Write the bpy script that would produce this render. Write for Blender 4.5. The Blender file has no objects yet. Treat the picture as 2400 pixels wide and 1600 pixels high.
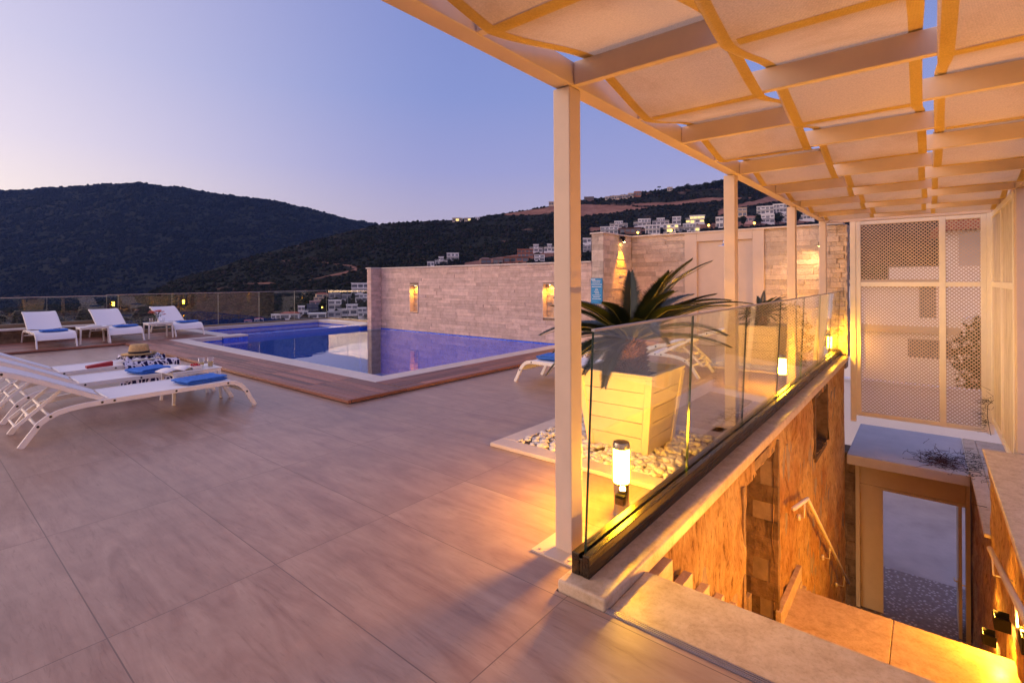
import bpy, math, random
import numpy as np
from mathutils import Vector, Matrix, noise
random.seed(7)
RNG = np.random.default_rng(11)
rad = math.radians
scene = bpy.context.scene
COL = scene.collection
pi = math.pi

# ------------------------------------------------------------------ camera
# world: X runs along the balustrade, Y along the pool wall, z = 0 is the terrace
EYE = 1.45
YAW, ROLL, FPX, HZ = rad(39.3), rad(.3), 1185.0, 657.0
fw = Vector((math.cos(YAW), math.sin(YAW), 0)); rt0 = Vector((math.sin(YAW), -math.cos(YAW), 0)); dn0 = Vector((0, 0, -1))
rt = rt0*math.cos(ROLL) + dn0*math.sin(ROLL); dn = -rt0*math.sin(ROLL) + dn0*math.cos(ROLL)
cd = bpy.data.cameras.new("camera"); cam = bpy.data.objects.new("camera", cd); COL.objects.link(cam)
up = -dn; bk = -fw
cam.matrix_world = Matrix(((rt.x, up.x, bk.x, 0), (rt.y, up.y, bk.y, 0), (rt.z, up.z, bk.z, EYE), (0, 0, 0, 1)))
cd.sensor_width = 36; cd.lens = FPX/2400*36; cd.shift_y = -(800-HZ)/2400
cd.clip_start = .05; cd.clip_end = 6000
scene.camera = cam
F3, R3, D3 = np.array(fw), np.array(rt), np.array(dn)
def bearing(a, e, d):
    """terrain point at bearing a and drop e (both surveyed from the terrace), d metres out"""
    a, e, d = np.asarray(a, float), np.asarray(e, float), np.asarray(d, float)
    v = F3 + ((a-1200)/FPX)[..., None]*R3 + ((e-HZ)/FPX)[..., None]*D3
    return np.array([0, 0, EYE]) + v*d[..., None]

# ------------------------------------------------------------------ object helpers
def tag(o, label=None, cat=None, group=None, kind=None):
    if label: o['label'] = label
    if cat: o['category'] = cat
    if group: o['group'] = group
    if kind: o['kind'] = kind
    return o
WM = {}
def link(o, parent=None, local=False):
    COL.objects.link(o)
    if parent is not None:
        o.parent = parent
        pw = WM.get(parent.name, Matrix())
        if local: WM[o.name] = pw
        else:
            o.matrix_parent_inverse = pw.inverted(); WM[o.name] = Matrix()
    return o
def thing(name, label, cat, loc=(0, 0, 0), rz=0, group=None):
    o = bpy.data.objects.new(name, None); o.empty_display_size = .1
    o.location = loc; o.rotation_euler = (0, 0, rz)
    COL.objects.link(o); WM[o.name] = Matrix.Translation(loc) @ Matrix.Rotation(rz, 4, 'Z')
    return tag(o, label, cat, group)
def dup(o, parent=None, **kw):
    c = o.copy(); COL.objects.link(c)
    if parent is not None: c.parent = parent
    for ch in o.children: dup(ch, c)
    for k, v in kw.items():
        if k == 'loc': c.location = v
        elif k == 'rz': c.rotation_euler = (0, 0, v)
        else: c[k] = v
    return c
class MB:
    def __init__(s): s.v = []; s.f = []; s.c = []; s.col = None; s.mi = []; s.m = 0
    def add(s, vs, fs):
        b = len(s.v); s.v += [tuple(p) for p in vs]
        for f in fs: s.f.append([b+i for i in f]); s.c.append(s.col); s.mi.append(s.m)
        return s
    def box(s, x0, x1, y0, y1, z0, z1):
        v = [(x, y, z) for z in (z0, z1) for y in (y0, y1) for x in (x0, x1)]
        return s.add(v, [(0, 2, 3, 1), (4, 5, 7, 6), (0, 1, 5, 4), (2, 6, 7, 3), (0, 4, 6, 2), (1, 3, 7, 5)])
    def obox(s, a, b, w, h, upv=(0, 0, 1)):
        """bar from a to b, w wide and h deep (h along upv)"""
        a, b = Vector(a), Vector(b); t = (b-a).normalized(); u = Vector(upv)
        sd = t.cross(u).normalized(); u = sd.cross(t).normalized()
        v = [p + sd*(i*w/2) + u*(j*h/2) for p in (a, b) for j in (-1, 1) for i in (-1, 1)]
        return s.add(v, [(0, 2, 3, 1), (4, 5, 7, 6), (0, 1, 5, 4), (2, 6, 7, 3), (0, 4, 6, 2), (1, 3, 7, 5)])
    def tube(s, pts, r, n=8, cap=True):
        pts = [Vector(p) for p in pts]; rr = r if isinstance(r, (list, tuple)) else [r]*len(pts)
        vs, fs = [], []; ref = Vector((0, 0, 1))
        if abs((pts[-1]-pts[0]).normalized().z) > .9: ref = Vector((1, 0, 0))
        for i, p in enumerate(pts):
            t = (pts[min(i+1, len(pts)-1)] - pts[max(i-1, 0)]).normalized()
            a = t.cross(ref).normalized(); b = a.cross(t)
            vs += [p + (a*math.cos(2*pi*k/n) + b*math.sin(2*pi*k/n))*rr[i] for k in range(n)]
        for i in range(len(pts)-1):
            for k in range(n):
                fs.append((i*n+k, i*n+(k+1) % n, (i+1)*n+(k+1) % n, (i+1)*n+k))
        if cap: fs += [tuple(range(n))[::-1], tuple((len(pts)-1)*n+k for k in range(n))]
        return s.add(vs, fs)
    def lathe(s, prof, c=(0, 0, 0), n=24):
        vs, fs = [], []
        for r, z in prof:
            vs += [(c[0]+r*math.cos(2*pi*k/n), c[1]+r*math.sin(2*pi*k/n), c[2]+z) for k in range(n)]
        for i in range(len(prof)-1):
            for k in range(n): fs.append((i*n+k, i*n+(k+1) % n, (i+1)*n+(k+1) % n, (i+1)*n+k))
        if prof[0][0] > 1e-5: fs.append(tuple(range(n))[::-1])
        if prof[-1][0] > 1e-5: fs.append(tuple((len(prof)-1)*n+k for k in range(n)))
        return s.add(vs, fs)
    def rail(s, path, w, h, y):
        """flat bar of width w following an x-z path, h deep across the path, at y"""
        n = len(path); P = [Vector((p[0], 0, p[1])) for p in path]; vs, fs = [], []
        for i, p in enumerate(P):
            t = (P[min(i+1, n-1)]-P[max(i-1, 0)]).normalized(); nn = Vector((-t.z, 0, t.x))
            for a, b in ((-1, -1), (1, -1), (1, 1), (-1, 1)):
                q = p + nn*(a*h/2); vs.append((q.x, y+b*w/2, q.z))
        for i in range(n-1):
            for k in range(4): fs.append((i*4+k, i*4+(k+1) % 4, i*4+4+(k+1) % 4, i*4+4+k))
        fs += [(3, 2, 1, 0), tuple(4*(n-1)+k for k in range(4))]
        return s.add(vs, fs)
    def grid(s, fn, nu, nv):
        vs = [fn(i/nu, j/nv) for j in range(nv+1) for i in range(nu+1)]
        return s.add(vs, [(j*(nu+1)+i, j*(nu+1)+i+1, (j+1)*(nu+1)+i+1, (j+1)*(nu+1)+i) for j in range(nv) for i in range(nu)])
    def build(s, name, mat, parent=None, bev=0, smooth=False, local=False, kind=None, seg=2, auto=None):
        me = bpy.data.meshes.new(name); me.from_pydata(s.v, [], s.f)
        for m in (mat if isinstance(mat, (list, tuple)) else [mat]): me.materials.append(m)
        if any(s.mi): me.polygons.foreach_set('material_index', s.mi)
        if any(c is not None for c in s.c):
            at = me.color_attributes.new('tint', 'FLOAT_COLOR', 'CORNER')
            arr = []
            for f, c in zip(s.f, s.c): arr += list(c or (1, 1, 1, 1))*len(f)
            at.data.foreach_set('color', arr)
        if smooth or auto: me.polygons.foreach_set('use_smooth', [True]*len(me.polygons))
        me.update()
        if auto: me.set_sharp_from_angle(angle=rad(auto))
        o = bpy.data.objects.new(name, me); link(o, parent, local)
        if kind: o['kind'] = kind
        if bev:
            b = o.modifiers.new('bevel', 'BEVEL'); b.width = bev; b.segments = seg; b.limit_method = 'ANGLE'; b.harden_normals = False
        return o
def np_mesh(name, V, T, mat, tint=None, smooth=False, kind=None, parent=None):
    me = bpy.data.meshes.new(name); k = T.shape[1]
    me.vertices.add(len(V)); me.vertices.foreach_set('co', V.astype(np.float32).ravel())
    me.loops.add(T.size); me.loops.foreach_set('vertex_index', T.astype(np.int32).ravel())
    me.polygons.add(len(T)); me.polygons.foreach_set('loop_start', np.arange(0, T.size, k, dtype=np.int32))
    me.polygons.foreach_set('loop_total', np.full(len(T), k, dtype=np.int32))
    if smooth: me.polygons.foreach_set('use_smooth', np.ones(len(T), dtype=bool))
    if tint is not None:
        at = me.color_attributes.new('tint', 'FLOAT_COLOR', 'POINT'); at.data.foreach_set('color', tint.astype(np.float32).ravel())
    me.materials.append(mat); me.update(); me.validate()
    o = bpy.data.objects.new(name, me); link(o, parent)
    if kind: o['kind'] = kind
    return o

# ------------------------------------------------------------------ materials
def new_mat(name):
    m = bpy.data.materials.new(name); m.use_nodes = True; nt = m.node_tree; nt.nodes.clear()
    out = nt.nodes.new('ShaderNodeOutputMaterial'); return m, nt, out
def N(nt, t, **kw):
    n = nt.nodes.new('ShaderNode'+t)
    for k, v in kw.items():
        if k.startswith('_'): setattr(n, k[1:], v)
        else: n.inputs[k.replace('_', ' ')].default_value = v
    return n
def rgba(c): return (c[0], c[1], c[2], 1)
def coords(nt, sc=(1, 1, 1), rot=(0, 0, 0), loc=(0, 0, 0), geo=True):
    if geo: g = N(nt, 'NewGeometry'); s = g.outputs['Position']
    else: g = N(nt, 'TexCoord'); s = g.outputs['Object']
    mp = N(nt, 'Mapping'); mp.inputs['Scale'].default_value = sc; mp.inputs['Rotation'].default_value = rot; mp.inputs['Location'].default_value = loc
    nt.links.new(s, mp.inputs['Vector']); return mp.outputs['Vector']
def noise_n(nt, vec, scale, detail=5, rough=.6, dist=0):
    n = N(nt, 'TexNoise', Scale=scale, Detail=detail, Roughness=rough, Distortion=dist); nt.links.new(vec, n.inputs['Vector']); return n.outputs['Fac']
def ramp(nt, fac, stops):
    r = N(nt, 'ValToRGB'); e = r.color_ramp.elements
    while len(e) > 1: e.remove(e[-1])
    e[0].position, e[0].color = stops[0][0], rgba(stops[0][1])
    for p, c in stops[1:]: q = e.new(p); q.color = rgba(c)
    nt.links.new(fac, r.inputs['Fac']); return r.outputs['Color']
def mixc(nt, a, b, fac, mode='MIX'):
    m = N(nt, 'Mix', _data_type='RGBA', _blend_type=mode)
    for s, v in ((6, a), (7, b), (0, fac)):
        if isinstance(v, (int, float)): m.inputs[s].default_value = v
        elif isinstance(v, tuple): m.inputs[s].default_value = rgba(v)
        else: nt.links.new(v, m.inputs[s])
    return m.outputs[2]
def math_n(nt, op, a, b=None, c=None, clamp=False):
    m = N(nt, 'Math', _operation=op, _use_clamp=clamp)
    for i, v in enumerate((a, b, c)):
        if v is None: continue
        if isinstance(v, (int, float)): m.inputs[i].default_value = v
        else: nt.links.new(v, m.inputs[i])
    return m.outputs[0]
def tintc(nt, name='tint'): return N(nt, 'VertexColor', _layer_name=name).outputs['Color']
def bump(nt, h, strength=.3, dist=.01):
    b = N(nt, 'Bump', Strength=strength, Distance=dist); nt.links.new(h, b.inputs['Height']); return b.outputs['Normal']
def principled(nt, out, col, rough=.5, metal=0, spec=.5, nrm=None, **kw):
    p = N(nt, 'BsdfPrincipled'); p.inputs['Metallic'].default_value = metal; p.inputs['Specular IOR Level'].default_value = spec
    if isinstance(col, tuple): p.inputs['Base Color'].default_value = rgba(col)
    else: nt.links.new(col, p.inputs['Base Color'])
    if isinstance(rough, (int, float)): p.inputs['Roughness'].default_value = rough
    else: nt.links.new(rough, p.inputs['Roughness'])
    if nrm is not None: nt.links.new(nrm, p.inputs['Normal'])
    for k, v in kw.items(): p.inputs[k.replace('_', ' ')].default_value = v
    nt.links.new(p.outputs[0], out.inputs[0]); return p
def plain(name, col, rough=.5, metal=0, var=.12, scale=6, bmp=.0, bscale=60, spec=.5, stretch=(1, 1, 1), geo=True, **kw):
    m, nt, out = new_mat(name); v = coords(nt, stretch, geo=geo)
    f = noise_n(nt, v, scale)
    c = ramp(nt, f, [(.3, tuple(x*(1-var) for x in col)), (.7, tuple(min(1, x*(1+var*.6)) for x in col))])
    nrm = bump(nt, noise_n(nt, v, bscale, 4), bmp, .004) if bmp else None
    r = math_n(nt, 'MULTIPLY_ADD', f, .2, rough-.1, clamp=True)
    principled(nt, out, c, r, metal, spec, nrm, **kw); return m
def emit(name, col, strength):
    m, nt, out = new_mat(name); e = N(nt, 'Emission', Strength=strength); e.inputs[0].default_value = rgba(col)
    nt.links.new(e.outputs[0], out.inputs[0]); return m
def glassy(name, tint, edge=False, f0=.04, rough=0.0, gain=.96):
    """thin pane: clear with angle dependent reflection, no refraction"""
    m, nt, out = new_mat(name)
    lw = N(nt, 'LayerWeight', Blend=.5)
    p5 = math_n(nt, 'POWER', lw.outputs['Facing'], 5.0); fr = math_n(nt, 'MULTIPLY_ADD', p5, gain, f0, clamp=True)
    t = N(nt, 'BsdfTransparent'); t.inputs[0].default_value = rgba(tint)
    g = N(nt, 'BsdfGlossy'); g.inputs['Roughness'].default_value = rough; g.inputs[0].default_value = (1, 1, 1, 1)
    mx = N(nt, 'MixShader'); nt.links.new(fr, mx.inputs[0]); nt.links.new(t.outputs[0], mx.inputs[1]); nt.links.new(g.outputs[0], mx.inputs[2])
    nt.links.new(mx.outputs[0], out.inputs[0]); return m, nt, g
M = {}
WARM = (1.0, .36, .014)
M['white_metal'] = plain('white painted metal', (.80, .76, .70), .38, var=.05, scale=9, bmp=.05, bscale=220)
M['white_frame'] = plain('white lacquered aluminium', (.80, .76, .68), .32, var=.04, scale=12)
M['sling'] = plain('white sling mesh', (.82, .79, .76), .7, var=.05, scale=300, bmp=.5, bscale=700)
M['bronze'] = plain('dark bronze channel', (.085, .065, .045), .28, 1.0, var=.2, scale=5, stretch=(.4, 8, 8), bmp=.03)
M['steel'] = plain('brushed steel', (.42, .38, .33), .3, 1.0, var=.15, scale=20, stretch=(1, 1, .1))
M['chrome'] = plain('chrome', (.7, .7, .72), .12, 1.0, var=.05)
M['black_metal'] = plain('black metal', (.008, .007, .007), .75, spec=.2, var=.2)
M['bolt'] = plain('dark bolt', (.02, .015, .015), .5)
M['towel'] = plain('blue towel', (.075, .21, .62), .95, var=.25, scale=25, bmp=.9, bscale=350, spec=.1)
M['straw'] = plain('straw', (.55, .36, .15), .8, var=.25, scale=40, bmp=.5, bscale=160, spec=.2)
M['hat_band'] = plain('dark hat band', (.03, .022, .02), .8)
M['red'] = plain('red paper', (.42, .02, .03), .5, var=.15)
M['berry'] = plain('strawberry red', (.45, .015, .02), .35, var=.3, scale=50)
M['paper'] = plain('white paper', (.75, .73, .74), .6, var=.08, scale=14)
M['ceramic'] = plain('white ceramic', (.78, .76, .74), .2, var=.03)
M['soil'] = plain('planter soil', (.045, .028, .018), .95, var=.5, scale=30, bmp=1, bscale=60)
M['frond'] = plain('cycad leaf', (.020, .030, .009), .42, var=.35, scale=9, spec=.5)
M['frond_rib'] = plain('cycad midrib', (.16, .15, .035), .5, var=.2)
M['cycad_trunk'] = plain('cycad trunk', (.24, .10, .034), .9, var=.6, scale=40, bmp=.8, bscale=70)
M['pebble'] = plain('white pebbles', (.66, .62, .56), .55, var=.2, scale=9)
M['pergola_shaded'] = plain('cream paint darkened for shade', (.62, .49, .38), .45, var=.07, scale=5, bmp=.08, bscale=160)  # darkened cream paint, standing in for sky blocked by an unbuilt house
M['white_shaded'] = plain('white paint darkened for shade', (.50, .40, .32), .5, var=.08)  # darker copy of the white frame paint, shade put into the colour
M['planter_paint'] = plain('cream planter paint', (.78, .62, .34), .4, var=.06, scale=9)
M['plaster'] = plain('beige plaster', (.60, .47, .37), .75, var=.07, scale=3, bmp=.15, bscale=90)
M['marble'] = plain('pale marble coping', (.62, .53, .45), .35, var=.12, scale=5, bmp=.08, bscale=40)
M['cap'] = plain('pale stone cap', (.60, .50, .42), .55, var=.12, scale=6, bmp=.15)
M['rock_mortar'] = plain('wall core', (.30, .22, .15), .95, var=.3, scale=8)
M['door_paint'] = plain('cream door paint', (.62, .50, .34), .45, var=.05)
M['concrete'] = plain('painted concrete', (.52, .50, .50), .7, var=.10, scale=3, bmp=.12, bscale=50)
M['twig'] = plain('dry twigs', (.075, .03, .024), .9, var=.4, scale=30)
M['vine'] = plain('dark vine', (.03, .028, .02), .9, var=.4, scale=30)
M['flower'] = plain('orange pink petals', (.80, .19, .10), .6, var=.35, scale=40)
M['leaf_small'] = plain('green leaves', (.04, .09, .025), .5, var=.4, scale=40)
M['drink'] = plain('amber drink', (.55, .40, .12), .1, var=.1)
M['gold'] = plain('brass', (.6, .42, .16), .3, 1.0)
M['glass'], _, _ = glassy('clear balustrade glass', (.93, .965, .95), f0=.05)
M['fence_glass'], _, _ = glassy('fence glass', (.95, .97, .96), f0=.05)
M['glass_edge'] = plain('green glass edge', (.012, .03, .022), .15)
M['tumbler'], _, _ = glassy('drinking glass', (.97, .97, .97), f0=.07)
M['top_strip'] = plain('grey glass edge strip', (.34, .31, .33), .35, .6)
M['lamp_opal'] = emit('glowing opal diffuser', (1.0, .43, .010), 520)
M['lamp_spot'] = emit('glowing lamp lens', (1.0, .62, .16), 120)
M['lamp_far'] = emit('distant street lamp', (1.0, .50, .06), 14)
M['lit_window'] = emit('lit window', (1.0, .72, .25), 1.6)
def mk_floor():
    m, nt, out = new_mat('travertine look porcelain')
    v = coords(nt, loc=(-.545+.69*20, -2.59+1.31*20, 0))
    br = N(nt, 'TexBrick', Scale=1, Mortar_Size=.0028, Mortar_Smooth=.2, Bias=0, Brick_Width=.69, Row_Height=1.31)
    br.offset = 0; br.squash = 1; br.offset_frequency = 2
    br.inputs['Color1'].default_value = (.46, .46, .46, 1); br.inputs['Color2'].default_value = (.54, .54, .54, 1); br.inputs['Mortar'].default_value = (0, 0, 0, 1)
    nt.links.new(v, br.inputs['Vector'])
    def shift(sc):
        g = N(nt, 'NewGeometry'); ad = N(nt, 'VectorMath', _operation='MULTIPLY_ADD'); nt.links.new(br.outputs['Color'], ad.inputs[0]); ad.inputs[1].default_value = (90, 140, 0); nt.links.new(g.outputs['Position'], ad.inputs[2])
        mp = N(nt, 'Mapping'); mp.inputs['Scale'].default_value = sc; nt.links.new(ad.outputs[0], mp.inputs['Vector']); return mp.outputs['Vector']
    f1 = noise_n(nt, shift((4.2, .75, 1)), 1.2, 9, .60, 1.6)
    f2 = noise_n(nt, shift((13, 2.0, 1)), 1.0, 7, .68, 1.4)
    f3 = noise_n(nt, coords(nt), .7, 4, .5)
    f4 = noise_n(nt, coords(nt), 5.0, 5, .6)
    c = ramp(nt, f1, [(.28, (.29, .175, .120)), (.45, (.372, .245, .176)), (.62, (.424, .296, .218)), (.78, (.465, .338, .258))])
    c = mixc(nt, c, ramp(nt, f2, [(.3, (.74, .70, .68)), (.46, (.97, .96, .96)), (.75, (1.08, 1.08, 1.08))]), .6, 'MULTIPLY')
    c = mixc(nt, c, ramp(nt, f3, [(.3, (.86, .85, .85)), (.7, (1.08, 1.07, 1.07))]), 1.0, 'MULTIPLY')
    f5 = noise_n(nt, shift((34, 3.2, 1)), 1.0, 6, .7, 2.2)
    c = mixc(nt, c, ramp(nt, f5, [(.30, (.70, .66, .64)), (.43, (.98, .98, .98)), (.7, (1.05, 1.05, 1.05))]), .75, 'MULTIPLY')
    c = mixc(nt, c, ramp(nt, f4, [(.35, (.93, .93, .93)), (.65, (1.05, 1.05, 1.05))]), 1.0, 'MULTIPLY')
    c = mixc(nt, c, mixc(nt, br.outputs['Color'], (2.0, 2.0, 2.0), 1.0, 'MULTIPLY'), .55, 'MULTIPLY')
    c = mixc(nt, c, (.19, .125, .09), br.outputs['Fac'])
    r = ramp(nt, f1, [(.3, (.30, .30, .30)), (.7, (.44, .44, .44))])
    h = math_n(nt, 'SUBTRACT', math_n(nt, 'MULTIPLY', f2, .10), br.outputs['Fac'])
    principled(nt, out, c, r, 0, .45, bump(nt, h, .25, .003)); return m
M['floor'] = mk_floor()
def mk_wood():
    m, nt, out = new_mat('reddish hardwood decking')
    t = tintc(nt); sx = N(nt, 'SeparateColor'); nt.links.new(t, sx.inputs[0])
    ca = coords(nt, (1.2, 38, 20)); cb = coords(nt, (38, 1.2, 20))
    vm = N(nt, 'Mix', _data_type='VECTOR'); nt.links.new(sx.outputs[1], vm.inputs[0]); nt.links.new(ca, vm.inputs[4]); nt.links.new(cb, vm.inputs[5])
    f = noise_n(nt, vm.outputs[1], 1.0, 6, .65, .4)
    c = ramp(nt, f, [(.25, (.125, .042, .024)), (.5, (.245, .098, .060)), (.75, (.35, .16, .105))])
    c = mixc(nt, c, ramp(nt, sx.outputs[0], [(0, (.6, .57, .55)), (1, (1.4, 1.34, 1.3))]), 1.0, 'MULTIPLY')
    principled(nt, out, c, .46, 0, .5, bump(nt, f, .2, .002)); return m
M['wood'] = mk_wood()
def mk_clad(name, lo, hi, rsc=26, bst=.9, vary=.30):
    m, nt, out = new_mat(name); v = coords(nt)
    sx = N(nt, 'SeparateColor'); nt.links.new(tintc(nt), sx.inputs[0])
    f = noise_n(nt, v, 7, 6, .65)
    c = ramp(nt, f, [(.28, lo), (.72, hi)])
    c = mixc(nt, c, ramp(nt, sx.outputs[0], [(0, (1-vary, 1-vary*1.05, 1-vary*1.12)), (.5, (1, 1, 1)), (1, (1.18, 1.17, 1.15))]), 1.0, 'MULTIPLY')
    h = math_n(nt, 'ADD', noise_n(nt, v, rsc, 5, .6), math_n(nt, 'MULTIPLY', noise_n(nt, v, rsc*3, 3), .35))
    principled(nt, out, c, .85, 0, .25, bump(nt, h, bst, .03)); return m
M['clad'] = mk_clad('split face limestone strips', (.56, .385, .30), (.78, .575, .465), vary=.14)
M['clad_warm'] = mk_clad('split face cream limestone', (.50, .385, .30), (.68, .56, .45), vary=.2)
M['niche_stone'] = mk_clad('niche stone', (.50, .40, .28), (.62, .52, .40))
def mk_rough():
    m, nt, out = new_mat('rough quarry stone')
    v = coords(nt, (1.0, 1.0, .6)); f = noise_n(nt, v, 5.5, 9, .70, .3); f2 = noise_n(nt, coords(nt, (1, 1, .33)), 30, 8, .74, .25)
    f3 = noise_n(nt, coords(nt, loc=(3, 1, 7)), 1.6, 4, .5)
    c = ramp(nt, f, [(.24, (.34, .16, .055)), (.40, (.56, .33, .13)), (.58, (.68, .45, .21)), (.76, (.74, .55, .31))])
    c = mixc(nt, c, ramp(nt, f2, [(.34, (.26, .17, .10)), (.43, (.80, .74, .66)), (.52, (1, 1, 1)), (.7, (1.15, 1.15, 1.12))]), 1.0, 'MULTIPLY')
    c = mixc(nt, c, ramp(nt, f3, [(.33, (.80, .62, .50)), (.6, (1.06, 1.06, 1.05))]), 1.0, 'MULTIPLY')
    h = math_n(nt, 'ADD', f, math_n(nt, 'MULTIPLY', f2, .8))
    principled(nt, out, c, .8, 0, .3, bump(nt, h, 1.0, .08)); return m
M['rough'] = mk_rough()
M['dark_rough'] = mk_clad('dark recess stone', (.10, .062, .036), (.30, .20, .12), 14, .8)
def mk_step():
    m, nt, out = new_mat('travertine steps'); f = noise_n(nt, coords(nt), 9, 8, .65, .3); f2 = noise_n(nt, coords(nt), 45, 4, .7)
    c = ramp(nt, f, [(.3, (.42, .30, .18)), (.5, (.55, .42, .28)), (.7, (.64, .52, .38))])
    c = mixc(nt, c, ramp(nt, f2, [(.3, (.8, .76, .7)), (.5, (1, 1, 1)), (.75, (1.08, 1.08, 1.06))]), .8, 'MULTIPLY')
    r = ramp(nt, f2, [(.3, (.5, .5, .5)), (.7, (.25, .25, .25))])
    principled(nt, out, c, r, 0, .5, bump(nt, f2, .15, .004)); return m
M['step'] = mk_step()
def mk_cloth(name, col, tr, mixv=.5):
    m, nt, out = new_mat(name); v = coords(nt)
    w1 = N(nt, 'TexWave', _wave_type='BANDS', _bands_direction='X', Scale=70, Distortion=1.2, Detail=2); nt.links.new(v, w1.inputs['Vector'])
    w2 = N(nt, 'TexWave', _wave_type='BANDS', _bands_direction='Y', Scale=70, Distortion=1.2, Detail=2); nt.links.new(v, w2.inputs['Vector'])
    wv = math_n(nt, 'MULTIPLY', w1.outputs['Fac'], w2.outputs['Fac'])
    f = noise_n(nt, coords(nt), 1.1, 6, .62, .3); f2 = noise_n(nt, v, 120, 3)
    var = mixc(nt, ramp(nt, f, [(.30, (.80, .72, .62)), (.52, (1, 1, 1))]), ramp(nt, wv, [(0, (.80, .80, .80)), (1, (1.12, 1.12, 1.12))]), 1.0, 'MULTIPLY')
    var = mixc(nt, var, ramp(nt, f2, [(.3, (.9, .9, .9)), (.7, (1.08, 1.08, 1.08))]), 1.0, 'MULTIPLY')
    d = N(nt, 'BsdfDiffuse'); t = N(nt, 'BsdfTranslucent')
    nt.links.new(mixc(nt, var, col, 1.0, 'MULTIPLY'), d.inputs[0]); nt.links.new(mixc(nt, var, tr, 1.0, 'MULTIPLY'), t.inputs[0])
    mx = N(nt, 'MixShader'); mx.inputs[0].default_value = mixv
    nt.links.new(d.outputs[0], mx.inputs[1]); nt.links.new(t.outputs[0], mx.inputs[2]); nt.links.new(mx.outputs[0], out.inputs[0]); return m
M['cloth'] = mk_cloth('beige shade cloth', (.86, .69, .45), (.70, .56, .37), .5)
M['hem'] = mk_cloth('doubled ochre hem', (.84, .62, .26), (.60, .42, .15), .4)
def mk_water():
    m, nt, g = glassy('pool water', (.40, .88, 1.0), f0=.02, gain=.76)
    h = noise_n(nt, coords(nt), 1.6, 3, .5); nb = bump(nt, h, .045, .02); nt.links.new(nb, g.inputs['Normal']); return m
M['water'] = mk_water()
def mk_mosaic():
    m, nt, out = new_mat('blue glass mosaic')
    # cells work on every face: use x, y and z together
    v = coords(nt, (40, 40, 40)); sp = N(nt, 'SeparateXYZ'); nt.links.new(v, sp.inputs[0])
    def line(o): return math_n(nt, 'LESS_THAN', math_n(nt, 'FRACT', o), .08)
    g = math_n(nt, 'MAXIMUM', math_n(nt, 'MAXIMUM', line(sp.outputs[0]), line(sp.outputs[1])), line(sp.outputs[2]))
    fl = N(nt, 'VectorMath', _operation='FLOOR'); nt.links.new(v, fl.inputs[0]); wn = N(nt, 'TexWhiteNoise'); nt.links.new(fl.outputs[0], wn.inputs['Vector'])
    c = ramp(nt, wn.outputs['Value'], [(0, (.010, .07, .55)), (.6, (.018, .12, .80)), (1, (.05, .20, .92))])
    c = mixc(nt, c, (.16, .22, .40), math_n(nt, 'MULTIPLY', g, .6))
    principled(nt, out, c, .18, 0, .5); return m
M['mosaic'] = mk_mosaic()
M['pool_floor'] = plain('deep blue pool floor', (.01, .27, .62), .5, var=.2, scale=2)
def mk_sarong():
    m, nt, out = new_mat('navy and white printed cotton'); v = coords(nt)
    vo = N(nt, 'TexVoronoi', _feature='DISTANCE_TO_EDGE', Scale=9); nt.links.new(v, vo.inputs['Vector'])
    w = N(nt, 'TexWave', Scale=5, Distortion=8, Detail=1); nt.links.new(v, w.inputs['Vector'])
    f = math_n(nt, 'MULTIPLY', math_n(nt, 'GREATER_THAN', vo.outputs['Distance'], .07), math_n(nt, 'GREATER_THAN', w.outputs['Fac'], .16))
    principled(nt, out, mixc(nt, (.70, .67, .72), (.018, .014, .06), f), .9, 0, .1); return m
M['sarong'] = mk_sarong()
def mk_hill():
    m, nt, out = new_mat('scrub hillside'); t = tintc(nt); sx = N(nt, 'SeparateColor'); nt.links.new(t, sx.inputs[0])
    v = coords(nt); f = noise_n(nt, v, .06, 8, .65, .3); f2 = noise_n(nt, v, .5, 5, .7)
    gr = ramp(nt, f2, [(.3, (.011, .014, .010)), (.55, (.024, .027, .019)), (.72, (.065, .046, .036))])
    so = ramp(nt, f, [(.3, (.22, .105, .07)), (.6, (.34, .18, .125)), (.75, (.42, .27, .20))])
    k = math_n(nt, 'ADD', sx.outputs[0], math_n(nt, 'MULTIPLY', math_n(nt, 'SUBTRACT', f2, .5), .9)); k = math_n(nt, 'MULTIPLY_ADD', k, 2.6, -.8, clamp=True)
    principled(nt, out, mixc(nt, gr, so, k), .95, 0, .05, bump(nt, f2, 1.0, 2.0)); return m
M['hill'] = mk_hill()
def mk_shrub():
    m, nt, out = new_mat('hillside scrub'); t = tintc(nt)
    c = mixc(nt, t, ramp(nt, noise_n(nt, coords(nt), .9, 4, .7), [(.3, (.6, .6, .6)), (.7, (1.3, 1.3, 1.3))]), 1.0, 'MULTIPLY')
    principled(nt, out, c, .95, 0, .05); return m
M['shrub'] = mk_shrub()
M['villa_white'] = plain('white render', (.80, .77, .74), .8, var=.06, scale=.5)
M['villa_cream'] = plain('cream render', (.58, .45, .32), .8, var=.08, scale=.5)
M['villa_grey'] = plain('grey render', (.44, .42, .42), .8, var=.08, scale=.5)
M['villa_brown'] = plain('brown stone', (.20, .11, .085), .9, var=.2, scale=.5)
M['villa_brick'] = plain('raw orange brick', (.42, .17, .10), .9, var=.2, scale=.6)
M['villa_pink'] = plain('pink render', (.50, .30, .30), .8, var=.1, scale=.5)
M['villa_blue'] = plain('blue grey render', (.08, .085, .14), .8, var=.1, scale=.5)
M['roof_red'] = plain('red roof tiles', (.34, .085, .05), .85, var=.25, scale=1.5)
M['window'] = plain('dark window', (.15, .155, .175), .15, var=.2)
M['road'] = plain('pale road concrete', (.40, .36, .35), .85, var=.30, scale=.7, bmp=.3, bscale=8)
M['pebble_mosaic'] = None
M['trunk'] = plain('tree bark', (.07, .045, .03), .95)
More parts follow.
